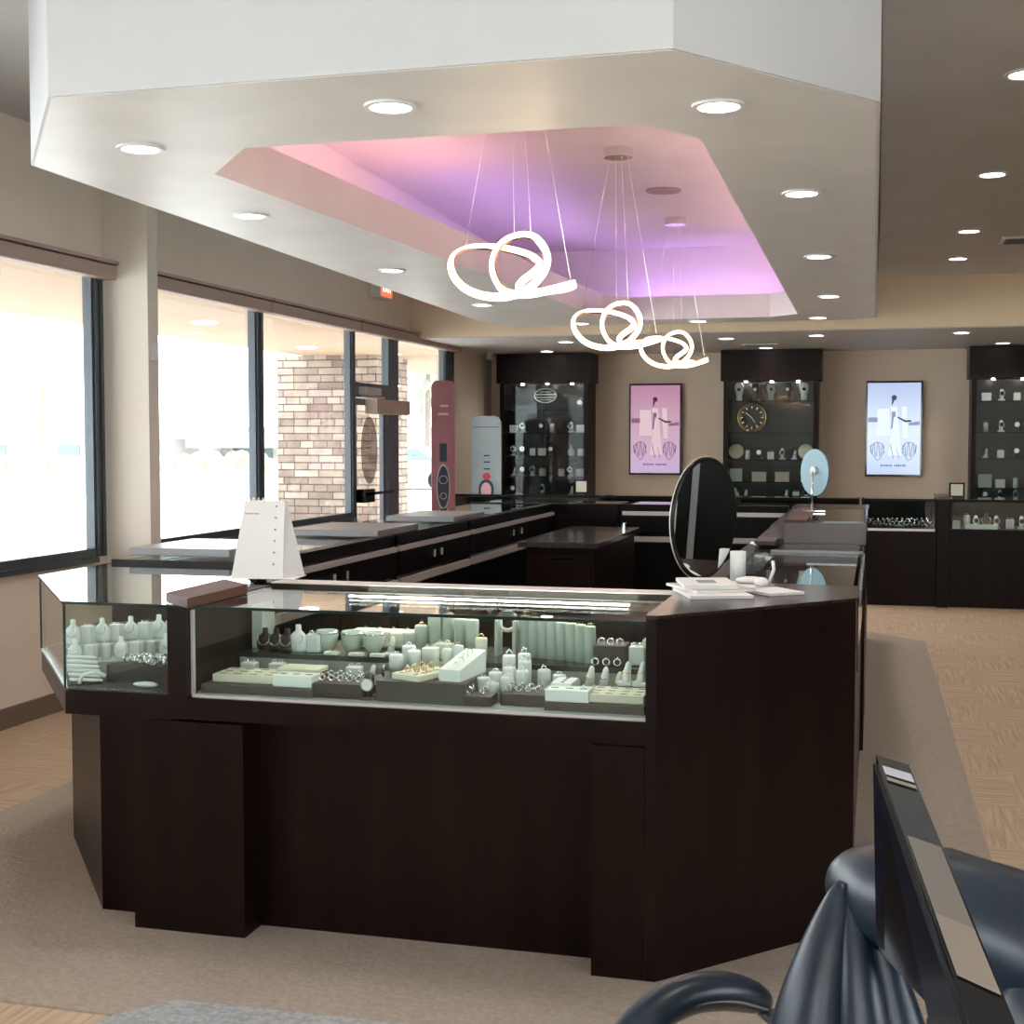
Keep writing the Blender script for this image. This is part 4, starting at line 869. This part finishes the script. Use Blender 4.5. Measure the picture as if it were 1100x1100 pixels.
SH = ['top', 'second', 'third', 'fourth', 'lowest']
for z, s, q in zip(ZS_M, SH, ('wdbdw', '        ', 'poksafp', 'g t t x', 'nf   fsa')): fill('middle', -1.60, -.70, z, s, q)
for z, s, q in zip(ZS_R, SH, ('xaskam', 'oakpan', 'fskfas', 'gxoffg', 'kaakas')): fill('right', 1.06, 2.0, z, s, q)
for z, s, q in zip(ZS_L, SH, ('       k', 'xa ko ax', 'aksxk ns', 'fkas sax', 'k  a  fx')): fill('left', -4.20, -3.28, z, s, q)
# big dial in middle cabinet
t = thing('skeleton_clock', 'large thin round clock ring hanging inside the middle cabinet', 'clock', (-1.36, 15.5, 1.63))
MB().torus(.155, .006, T((-1.36, 15.5, 1.795)) @ R(PI / 2, 'X'), 40, 6).build('outer_ring', 'gold', t, True); MB().torus(.13, .003, T((-1.36, 15.5, 1.795)) @ R(PI / 2, 'X'), 40, 6).build('inner_ring', 'gold', t, True)
MB().box(-1.40, -1.32, 15.49, 15.52, 1.626, 1.642).build('stand', 'black', t)
mb = MB()
for i in range(12): mb.box(-.006, .006, -.002, .002, .10, .128, mtx=T((-1.36, 15.5, 1.795)) @ R(2 * PI * i / 12, 'Y'))
mb.build('hour_marks', 'silver', t); MB().box(-.004, .004, -.004, .0, 0, .09, mtx=T((-1.36, 15.49, 1.795)) @ R(-.9, 'Y')).box(-.004, .004, -.004, .0, 0, .07, mtx=T((-1.36, 15.49, 1.795)) @ R(2.6, 'Y')).build('hands', 'silver', t)
# oval sign in left cabinet
t = thing('oval_sign', 'white outlined oval sign with lettering bars inside the left cabinet', 'sign', (-3.75, 15.5, 1.91))
S4 = T((-3.75, 15.5, 2.06)) @ Matrix.Diagonal((1, 1, .62, 1)) @ R(PI / 2, 'X')
MB().torus(.13, .007, S4, 36, 6).build('outline', 'white', t, True)
MB().box(-3.87, -3.63, 15.495, 15.505, 2.068, 2.078).box(-3.86, -3.64, 15.495, 15.505, 2.035, 2.043).box(-3.82, -3.68, 15.495, 15.505, 2.10, 2.106).box(-3.82, -3.68, 15.495, 15.505, 2.008, 2.014).build('lettering_bars', 'white', t)
MB().box(-3.755, -3.745, 15.497, 15.503, 1.90, 1.98).build('stem', 'black', t)

# ------------------------------------------------------------------ banners
def banner(name, lab, cx, cy, w, z0, z1, rz, m, deco):
    t = thing(name, lab, 'banner', (cx, cy, z0), rz)
    r = w / 2 * .55; pts = [(-w / 2, 0), (w / 2, 0), (w / 2, z1 - z0 - r)]
    for k in range(1, 6): a = PI / 2 * k / 6; pts.append((w / 2 - r + r * math.cos(a), z1 - z0 - r + r * math.sin(a)))
    pts.append((w / 2 - r, z1 - z0)); pts.append((-w / 2 + r, z1 - z0))
    for k in range(1, 6): a = PI / 2 + PI / 2 * k / 6; pts.append((-w / 2 + r + r * math.cos(a), z1 - z0 - r + r * math.sin(a)))
    pts.append((-w / 2, z1 - z0 - r))
    MB().prism(pts, -.025, .025, mtx=R(PI / 2, 'X')).build('panel', m, t, world=False)
    deco(t, w, z1 - z0); return t
def deco_mauve(t, w, h):
    # watch graphic: strap, round dial, strap
    Q = -.027
    MB().box(-.035, .035, Q - .002, Q, h - .80, h - .62).build('strap_print', 'navy', t, world=False); MB().box(-.035, .035, Q - .002, Q, h - 1.52, h - 1.30).build('strap_print', 'navy', t, world=False)
    MB().cyl(1, -.001, .001, seg=28, mtx=T((0, Q, h - 1.05)) @ Matrix.Diagonal((.068, 1, .23, 1)) @ R(PI / 2, 'X')).build('watch_rim_print', 'deck', t, world=False)
    MB().cyl(1, -.001, .001, seg=28, mtx=T((0, Q - .002, h - 1.05)) @ Matrix.Diagonal((.058, 1, .205, 1)) @ R(PI / 2, 'X')).build('watch_dial_print', 'navy', t, world=False)
    MB().torus(.04, .003, T((0, Q - .004, h - .98)) @ R(PI / 2, 'X'), 20, 5).torus(.03, .003, T((0, Q - .004, h - 1.14)) @ R(PI / 2, 'X'), 20, 5).box(-.05, .05, Q - .005, Q - .003, h - .34, h - .32).box(-.03, .05, Q - .005, Q - .003, h - .26, h - .24).box(-.035, .04, Q - .005, Q - .003, h - 1.62, h - 1.60).box(-.035, .04, Q - .005, Q - .003, h - 1.72, h - 1.70).box(-.02, .03, Q - .005, Q - .003, h - 1.80, h - 1.78).build('print_marks', 'pinkprint', t, world=False)
banner('standing_banner', 'tall rounded mauve banner with a printed wristwatch by the window', -4.15, 12.85, .235, 0.0, 2.13, .35, 'mauve', deco_mauve)
def deco_blue(t, w, h):
    Q = -.027
    MB().box(-.025, .04, Q - .002, Q, h - .44, h - .425).box(-.025, .045, Q - .002, Q, h - .51, h - .495).box(-.025, .045, Q - .002, Q, h - .585, h - .57).box(-w / 2 + .02, w / 2 - .02, Q - .002, Q, h - .125, h - .118).build('print_marks', 'navy', t, world=False)
    MB().sph(.005, Q, h - .66, .045, .002, .04).build('red_print', 'redprint', t, True, world=False)
    MB().sph(.0, Q, h - .80, .085, .002, .11).build('rim_print', 'navy', t, True, world=False)
    MB().sph(.0, Q - .002, h - .81, .06, .002, .085).build('dial_print', 'pinkprint', t, True, world=False)
banner('standing_banner', 'rounded pale grey blue banner beside the left wall cabinet', -4.12, 14.3, .33, 0.0, 1.805, .1, 'pale_blue', deco_blue)

# ------------------------------------------------------------------ things on the counters
# calendar easel
t = thing('desk_calendar', 'white standing desk calendar behind the front showcase', 'calendar', (-2.13, 4.50, 1.05), math.radians(8)); t.scale = (.9, .9, .98)
def leaf(mb, x0, x1, x0t, x1t, ybot, ytop, h, th=.003):
    v_ = [(x0, ybot, 0), (x1, ybot, 0), (x1t, ytop, h), (x0t, ytop, h)]
    a = [mb.b.verts.new(p) for p in v_]; b = [mb.b.verts.new((p[0], p[1] + th, p[2])) for p in v_]
    mb.b.faces.new(a); mb.b.faces.new(b[::-1])
    for i in range(4): mb.b.faces.new((a[i], a[(i + 1) % 4], b[(i + 1) % 4], b[i]))
mb = MB(); leaf(mb, -.125, .085, -.085, .080, -.05, .015, .285); mb.build('front_page', 'paper', t, world=False)
mb = MB(); leaf(mb, -.05, .135, -.075, .085, .10, .022, .282); mb.build('rear_board', 'paper', t, world=False)
mb = MB()
for a in range(2):
    for b in range(5): mb.box(-.075 + b * .012, -.068 + b * .012, -.002 - .0145, .0 - .0145, .235 - a * .02, .240 - a * .02) if a == 0 else None
for b in range(7): mb.box(.043, .050, -.040 + .0095 * (b + .2) - .003, -.040 + .0095 * (b + .2) - .001, .05 + b * .042, .057 + b * .042)
mb.build('printed_marks', 'ink', t, world=False)
mb = MB()
for b in range(8): mb.torus(.010, .0015, T((-.07 + b * .02, .018, .285)) @ R(PI / 2, 'Y'), 12, 5)
mb.build('spiral_binding', 'white', t, True, world=False)
mb = MB(); mb.box(-.13, .14, -.055, .105, 0, .004); mb.build('foot', 'paper', t, world=False)

# magazines and papers
def sheet(lab, pts, z0, z1, m='paper', cat='magazine', name='magazine', ink=True):
    cx = sum(p[0] for p in pts) / len(pts); cy = sum(p[1] for p in pts) / len(pts)
    t = thing(name, lab, cat, (cx, cy, z0), group='papers on the right corner block')
    MB().prism(pts, z0, z1 - .001).build('pages', 'paper', t); MB().prism(pts, z1 - .0009, z1).build('cover', m, t)
    if ink:
        q = [(cx + (p[0] - cx) * .35, cy + (p[1] - cy) * .35) for p in pts]; MB().prism(q, z1 + .0002, z1 + .0006).build('cover_print', 'ink', t)
    return t
def rect(cx, cy, w, d, a):
    c, s = math.cos(a), math.sin(a); return [(cx + x * c - y * s, cy + x * s + y * c) for x, y in ((-w / 2, -d / 2), (w / 2, -d / 2), (w / 2, d / 2), (-w / 2, d / 2))]
sheet('dark edged magazine at the bottom of the pile beside the mirror', rect(-.50, 4.33, .20, .26, .35), 1.057, 1.067, 'paper', ink=False)
sheet('blue grey magazine in the middle of the pile beside the mirror', rect(-.515, 4.40, .20, .25, .55), 1.068, 1.076, 'deck', ink=False)
sheet('white magazine with a dark drawing on top of the pile', rect(-.53, 4.42, .17, .25, .25), 1.077, 1.088)
sheet('open brochure lying between the pile and the white cup', rect(-.43, 4.52, .16, .15, -.3), 1.058, 1.072, ink=False, cat='brochure', name='brochure')
sheet('thin flat booklet lying right of the magazine pile', rect(-.315, 4.42, .13, .16, .65), 1.057, 1.066, ink=False, cat='booklet', name='booklet')
mb = MB(); mb.sph(-.40, 4.545, 1.083, .05, .035, .013, mtx=R(.2, 'Z')); mb.sph(-.36, 4.50, 1.083, .025, .02, .016)
tag(mb.build('crumpled_tissue', 'paper', None, True), 'crumpled white tissue on the brochure before the white cup', 'tissue')
t = thing('white_cylinder', 'plain white upright cylinder beside the oval mirror', 'cup', (-.455, 4.70, 1.057)); MB().lathe([(.027, 1.057), (.027, 1.165), (.0255, 1.166), (.0255, 1.07)], 24, T((-.455, 4.70, 0))).build('cylinder', 'white', t, True)
t = thing('clear_brochure_holder', 'small clear plastic sleeve lying right of the white cylinder', 'holder', (-.40, 4.88, 1.042))
MB().box(-.06, .06, -.002, .002, 0, .09, mtx=T((-.39, 4.87, 1.086)) @ R(-.9, 'Y')).build('sleeve', 'clear', t); MB().tube([(-.36, 4.86, 1.046), (-.345, 4.87, 1.09), (-.35, 4.88, 1.12)], .006, 8).build('clip', 'white', t, True)
tag(MB().box(-.56, -.46, 6.55, 6.85, 1.045, 1.066, bev=.004).build('leather_folder', 'brown_fabric'), 'dark leather folder lying just before the raised case', 'folder')

# oval mirror
t = thing('oval_mirror', 'large oval table mirror with a black rim on a chrome stem', 'mirror', (-.565, 4.62, 1.057), 0)
mx = T((0, 0, .225)) @ R(math.radians(50), 'Z') @ R(math.radians(3), 'X') @ Matrix.Diagonal((.72, 1, 1, 1)) @ R(PI / 2, 'X')
MB().lathe([(.203, -.010), (.210, -.004), (.210, .006), (.200, .010)], 48, mx).build('rim', 'black_metal', t, True, world=False)
MB().torus(.2105, .0018, mx, 48, 6).build('silver_edge', 'alu', t, True, world=False)
MB().cyl(.197, .0105, .0125, seg=48, mtx=mx).build('mirror_glass', 'mirror', t, world=False)
MB().cyl(.197, -.0125, -.0105, seg=48, mtx=mx).build('rear_mirror_glass', 'mirror', t, world=False)
MB().cyl(.007, .008, .012, seg=16).build('collar', 'chrome', t, world=False)
MB().cyl(.008, .006, .02, seg=16).build('stem', 'chrome', t, world=False)
MB().cyl(.065, 0, .007, seg=32).build('foot', 'chrome', t, world=False)
# pale blue mirror seen from behind
t = thing('round_mirror', 'pale blue backed round mirror on a thin chrome stand', 'mirror', (-.33, 7.75, 1.151), 0)
mx = T((0, 0, .215)) @ R(math.radians(-52), 'Z') @ R(PI / 2, 'X')
MB().cyl(.13, -.004, .004, seg=48, mtx=mx).build('back_plate', 'blue_plastic', t, world=False)
MB().cyl(.124, -.0065, -.0045, seg=48, mtx=mx).build('mirror_glass', 'blue_plastic', t, world=False)
MB().cyl(.024, .005, .016, seg=24, mtx=T((0, 0, .225)) @ R(math.radians(-52), 'Z') @ R(PI / 2, 'X')).build('pivot', 'white', t, world=False)
MB().tube([(-.012, -.03, .22), (-.012, -.035, .10), (-.012, -.03, .006)], .006, 8).build('stem', 'chrome', t, True, world=False)
MB().box(-.06, .06, -.07, .01, 0, .006).build('foot', 'chrome', t, world=False)

# ------------------------------------------------------------------ desk, monitor and office chair in the foreground
t = thing('desk', 'grey speckled desk top corner at the bottom edge, left of centre', 'desk', (-.2, 1.2, 0))
MB().prism([(-1.06, 1.70), (-.99, 1.78), (-.58, 1.79), (-.58, 1.1), (-1.06, 1.1)], .692, .72).build('desk_top', 'desk', t)
MB().box(-.98, -.62, 1.15, 1.19, 0, .691).box(-.98, -.94, 1.19, 1.7, 0, .691).box(-.66, -.62, 1.19, 1.7, 0, .691).build('desk_base', 'espresso', t)

# monitor
t = thing('monitor', 'slim glossy black monitor seen edge on above the office chair', 'monitor', (.08, 1.1, .73))
A = Vector((.004, 1.537, 1.202)); B = Vector((.010, 1.53, .985)); Dp = Vector((.075, .93, 1.135)); Cc = Vector((.066, 1.18, 1.07)); off = Vector((.034, -.036, 0))
def slab(mb, pts, off):
    a = [mb.b.verts.new(p) for p in pts]; b = [mb.b.verts.new(Vector(p) + off) for p in pts]; n = len(pts)
    mb.b.faces.new(a); mb.b.faces.new(b[::-1])
    for i in range(n): mb.b.faces.new((a[i], a[(i + 1) % n], b[(i + 1) % n], b[i]))
    return mb
Ddn = Dp + Vector((0, 0, -.14))
slab(MB(), [A, B, Cc, Ddn, Dp], off).build('housing', 'gloss_black', t)
slab(MB(), [A + Vector((-.003, 0, -.01)), B + Vector((-.003, 0, .008)), Cc + Vector((-.003, 0, .004)), Ddn + Vector((-.003, .01, .0)), Dp + Vector((-.003, .01, -.01))], Vector((.0025, 0, 0))).build('screen_panel', 'screen_black', t)
def on_top(f0, f1, lift=.0015):
    p0, p1 = A.lerp(Dp, f0), A.lerp(Dp, f1); u = Vector((0, 0, lift))
    return [p0 + u + off * .08, p0 + u + off * .92, p1 + u + off * .92, p1 + u + off * .08]
M['tape'] = mat('taupe label tape', (.20, .18, .16), .5); M['tape2'] = mat('beige label tape', (.30, .25, .21), .5); M['sticker'] = mat('pale sticker', (.55, .58, .68), .4)  # colours for window reflections painted along the glossy top edge
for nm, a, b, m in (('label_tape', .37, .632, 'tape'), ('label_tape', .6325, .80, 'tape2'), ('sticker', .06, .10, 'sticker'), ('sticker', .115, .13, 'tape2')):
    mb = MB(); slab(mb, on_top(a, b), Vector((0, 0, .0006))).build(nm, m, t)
MB().box(.07, .12, .93, 1.03, .728, 1.02).build('stand', 'black_metal', t); MB().box(0, .22, .88, 1.08, .7205, .728).build('foot', 'black_metal', t)
t2 = thing('desk', 'desk wing under the monitor, below the picture edge', 'desk', (.4, .9, 0))
MB().prism([(-.15, .8), (-.15, 1.1), (.9, 1.1), (.9, .8)], .692, .72).build('desk_top', 'desk', t2); MB().box(-.10, .85, .95, 1.0, 0, .691).build('desk_base', 'espresso', t2)

# office chair
ch = thing('office_chair', 'black leather executive office chair at the bottom right', 'chair', (.02, 1.90, 0))
def puff(mb, c, r, rot=None, e=2.6, seg=28):
    vs = bmesh.ops.create_uvsphere(mb.b, u_segments=seg, v_segments=seg // 2, radius=1)['verts']
    for v_ in vs:
        p = v_.co; d_ = (abs(p.x) ** e + abs(p.y) ** e + abs(p.z) ** e) ** (1 / e); p = p / d_
        v_.co = Vector((p.x * r[0], p.y * r[1], p.z * r[2]))
    m_ = T(c) @ (rot.to_matrix().to_4x4() if rot else Matrix.Identity(4)); bmesh.ops.transform(mb.b, matrix=m_, verts=vs); return mb
# headrest roll running from far left end to near right
P0 = Vector((-.050, 2.05, .898)); P1 = Vector((.36, 1.62, .908))
pts = []; rr = []
for i in range(33):
    s = .5 - .5 * math.cos(PI * i / 32); pts.append(P0.lerp(P1, s) + Vector((0, 0, .010 * math.sin(PI * s)))); rr.append(.086 * max(.02, (1 - abs(2 * s - 1) ** 3.2)) ** .5 * (1 + .012 * math.sin(s * 40)))
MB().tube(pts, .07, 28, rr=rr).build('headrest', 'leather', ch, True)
ax = (P1 - P0).normalized()
Q = P0.lerp(P1, .72); mq = T(Q) @ ax.to_track_quat('Z', 'Y').to_matrix().to_4x4()
MB().torus(.085, .005, mq, 40, 6).torus(.083, .004, mq @ T((0, 0, .014)), 40, 6).build('piping', 'stitch', ch, True)
def lobe(a, b, r0, r1, bow):
    a = Vector(a); b = Vector(b); P = []; rr = []
    for i in range(20):
        q = i / 19; P.append(a.lerp(b, q) + Vector(bow) * math.sin(PI * q)); rr.append(r0 + (r1 - r0) * (q ** .75) if q < .9 else r1 * (1 - ((q - .9) / .1) ** 2 * .6))
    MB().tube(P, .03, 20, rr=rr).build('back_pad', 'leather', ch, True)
lobe((-.037, 1.94, .928), (-.075, 1.915, .60),   .008, .085, (-.012, -.01, 0))
lobe((-.028, 1.94, .925), (.004, 1.90, .60), .006, .060, (0, -.018, 0))
lobe((.0, 1.945, .89), (.062, 1.90, .60), .006, .058, (.006, 0, 0))
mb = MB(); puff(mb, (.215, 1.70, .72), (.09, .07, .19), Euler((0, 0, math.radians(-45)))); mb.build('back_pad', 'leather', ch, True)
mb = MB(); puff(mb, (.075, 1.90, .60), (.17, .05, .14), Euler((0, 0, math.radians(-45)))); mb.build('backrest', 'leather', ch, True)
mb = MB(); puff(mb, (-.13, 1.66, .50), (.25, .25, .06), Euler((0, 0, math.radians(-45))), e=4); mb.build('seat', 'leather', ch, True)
def arm(pts, nm='armrest'):
    pts = [Vector(p) for p in pts]; n = len(pts)
    rr = [.030 * (1 - abs(2 * i / (n - 1) - 1) ** 6 * .55) for i in range(n)]
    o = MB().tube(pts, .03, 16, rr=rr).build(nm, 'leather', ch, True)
    MB().tube([p + Vector((.012, -.027, -.004)) for p in pts[1:-1]], .0025, 6).build('stitching', 'stitch', o, True)
    return o
def interp(P, n=24):
    P = [Vector(p) for p in P]; out = []
    for i in range(n):
        s = i / (n - 1) * (len(P) - 1); k = min(int(s), len(P) - 2); f = s - k
        p0, p1, p2, p3 = P[max(k - 1, 0)], P[k], P[k + 1], P[min(k + 2, len(P) - 1)]
        out.append(.5 * ((2 * p1) + (p2 - p0) * f + (2 * p0 - 5 * p1 + 4 * p2 - p3) * f * f + (-p0 + 3 * p1 - 3 * p2 + p3) * f ** 3))
    return out
arm(interp([(-.385, 1.87, .58), (-.355, 1.915, .645), (-.318, 1.955, .69), (-.27, 2.01, .71), (-.21, 2.07, .70), (-.155, 2.13, .665)]))
MB().tube(interp([(-.16, 2.12, .655), (-.12, 2.08, .64), (-.08, 2.02, .60), (-.04, 1.95, .55)], 10), .012, 10).build('arm_bracket', 'grey_plastic', ch, True)
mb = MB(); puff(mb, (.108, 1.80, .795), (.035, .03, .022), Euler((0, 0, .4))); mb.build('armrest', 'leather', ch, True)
MB().tube([(.10, 1.80, .78), (.085, 1.80, .70), (.06, 1.82, .62)], .012, 10).build('arm_bracket', 'grey_plastic', ch, True)
MB().cyl(.03, .08, .45, -.13, 1.66).build('gas_column', 'black_metal', ch)
for k in range(5):
    a = 2 * PI * k / 5; lg = MB().tube([(-.13, 1.66, .10), (-.13 + .28 * math.cos(a), 1.66 + .28 * math.sin(a), .075)], .02, 8).build('leg', 'black_metal', ch)
    MB().cyl(.027, -.02, .02, seg=16, mtx=T((-.13 + .28 * math.cos(a), 1.66 + .28 * math.sin(a), .028)) @ R(PI / 2, 'X')).build('caster', 'black_metal', lg)

# dark display wall piece behind the viewpoint that the mirror reflects
t = thing('tall_cabinet', 'dark double door cabinet out of the picture at the right', 'cabinet', (3.5, 4.6, 0))
MB().box(3.2, 3.8, 2.6, 6.6, 0, 2.6).build('body', 'espresso', t); MB().box(3.17, 3.199, 2.7, 4.5, .05, 2.5).build('door', 'black', t); MB().box(3.17, 3.199, 4.6, 6.5, .05, 2.5).build('door', 'black', t); MB().box(3.15, 3.169, 4.46, 4.66, .05, 2.5).build('pilaster', 'greenish', t); MB().box(3.15, 3.169, 4.74, 4.78, .05, 2.2).box(3.15, 3.169, 4.78, 5.6, 2.16, 2.2).build('door_trim', 'pad', t)

# ------------------------------------------------------------------ outside
struct('ground', MB().box(-140, -4.72, -60, 160, -.35, -.15), 'concrete', label='bright concrete forecourt outside the windows')
struct('ground', MB().box(-4.72, 60, -60, -3.25, -.35, -.15).box(6.25, 60, -3.25, 20, -.35, -.15), 'concrete', label='pavement outside the front windows')
struct('outdoor_canopy', MB().box(-8.0, -4.71, -6, 30, 2.75, 3.2), 'canopy', label='peach canopy over the walkway outside')
struct('roof', MB().box(-8.0, 6.3, -3.3, 16.2, 3.51, 3.6), 'concrete')
GL = None
for x, y, lab in ((-6.67, 12.72, 'round canopy light seen through the pane right of the pilaster'), (-7.19, 16.5, 'round canopy light seen just before the brick pillar'), (-6.6, 8.5, 'round canopy light at the left picture edge')):
    t = thing('canopy_light', lab, 'light', (x, y, 2.75), group='round lights under the outdoor canopy'); MB().cyl(.13, 2.738, 2.749, x, y, seg=24).build('lens', 'down', t)
t = thing('stone_pillar', 'stacked stone pillar outside behind the window and door', 'pillar', (-7.6, 18.8, -.15)); MB().box(-8.4, -6.86, 18.2, 19.5, -.15, 2.75).build('stone_cladding', 'stone', t)
# low hedge, buildings, pole, trees
hd = MB()
for i in range(150):
    s = i / 149; x = -60 + 52 * s; y = 62 + 14 * s; hd.sph(x + random.uniform(-.3, .3), y, -.15 + random.uniform(.1, .4), .7, .6, random.uniform(.4, .75), seg=8)
tag(hd.build('hedge', 'hedge', None, True), 'low sunlit hedge along the far side of the car park', 'hedge', kind='stuff')
t = thing('far_building', 'long low white shop building far across the car park', 'building', (-25, 85, -.15))
MB().box(-43.5, -8, 85, 95, -.15, 1.0).build('wall', 'building', t)
MB().box(-44.5, -6, 82, 96, 1.0, 2.1).build('roof_fascia', 'roof', t)
MB().box(-44.5, -6, 81.5, 96.5, 2.1, 2.35).build('roof_edge', mat('roof edge blue grey', (.30, .34, .40), .6), t)
for i in range(9):
    if i != 4: MB().box(-42.5 + i * 3.9, -39.6 + i * 3.9, 84.9, 85, -.1, .95).build('shop_window', 'shopglass', t)
for i in range(6): MB().box(-44 + i * 7, -43 + i * 7, 83, 84, -.15, 1.0).build('column', 'roof', t)
t = thing('far_house', 'pale gabled building far across the car park at the left', 'building', (-62, 82, -.15))
MB().box(-75, -46, 78, 90, -.15, 1.6).build('wall', 'building', t)
mb = MB(); a_ = [mb.b.verts.new(p) for p in ((-76, 77, 1.6), (-45, 77, 1.6), (-45, 91, 1.6), (-76, 91, 1.6), (-70, 84, 3.9), (-50, 84, 3.9))]
for f in ((0, 1, 5, 4), (1, 2, 5), (2, 3, 4, 5), (3, 0, 4), (3, 2, 1, 0)): mb.b.faces.new([a_[i] for i in f])
mb.build('roof', 'roof', t)
for x in (-57, -51.5, -48): w_ = MB().box(x, x + 1.6, 77.9, 77.99, -.1, 1.2).build('doorway', 'shopglass', t)
tag(MB().tube([(-50, 74, -.15), (-49.8, 74, 4.9)], .11, 8).build('utility_pole', 'bark'), 'thin utility pole standing before the far gabled building', 'pole')
def tree(lab, x, y, h, r, n):
    t = thing('tree', lab, 'tree', (x, y, -.15)); MB().tube([(x, y, -.15), (x + .1, y, h * .6)], .12, 8).build('trunk', 'bark', t, True)
    mb = MB()
    for i in range(n):
        a = random.uniform(0, 2 * PI); q = r * random.random() ** .5; z = random.uniform(-1, 1)
        cx, cy, cz = x + q * math.cos(a), y + q * math.sin(a), h * .7 + z * h * .32
        s = random.uniform(.12, .3); rot = Euler((random.uniform(0, 3), random.uniform(0, 3), 0)).to_matrix().to_4x4()
        mb.sph(cx, cy, cz, s, s * .8, s * .3, seg=6, mtx=rot)
    mb.build('foliage', 'leaf', t)
tree('small leafy tree outside between the door and the mauve banner', -15.5, 39, 4.2, 1.5, 260)
tree('taller pale tree behind the small one outside', -17.5, 52, 7.5, 2.2, 260)
t = thing('parked_car', 'pale blue grey parked car outside between the door and banner', 'car', (-15.5, 44, -.15))
mb = MB(); mb.prism([(-2.1, .15), (2.1, .15), (2.2, .6), (1.9, .85), (1.3, .95), (.7, 1.4), (-1.0, 1.42), (-1.7, .95), (-2.1, .85)], -.8, .8, mtx=T((-15.5, 44, -.1)) @ R(PI / 2, 'X')); mb.build('body', 'car', t)
mb = MB(); mb.prism([(1.15, .95), (.65, 1.33), (-.95, 1.35), (-1.5, .95)], -.81, .81, mtx=T((-15.5, 44, -.1)) @ R(PI / 2, 'X')); mb.build('side_window', 'shopglass', t)
for x in (-1.35, 1.35): MB().cyl(.33, -.85, .85, seg=20, mtx=T((-15.5 + x, 44, .18)) @ R(PI / 2, 'X')).build('wheel', 'black', t)
tag(MB().tube([(-10.6, 15.3, -.15), (-11.0, 15.9, .0), (-11.6, 17.6, .05), (-12.1, 18.6, .05), (-12.3, 18.6, -.15)], .12, 10).build('curved_rail', 'white', None, True), 'thick white curved rail lying near the left window outside', 'rail')
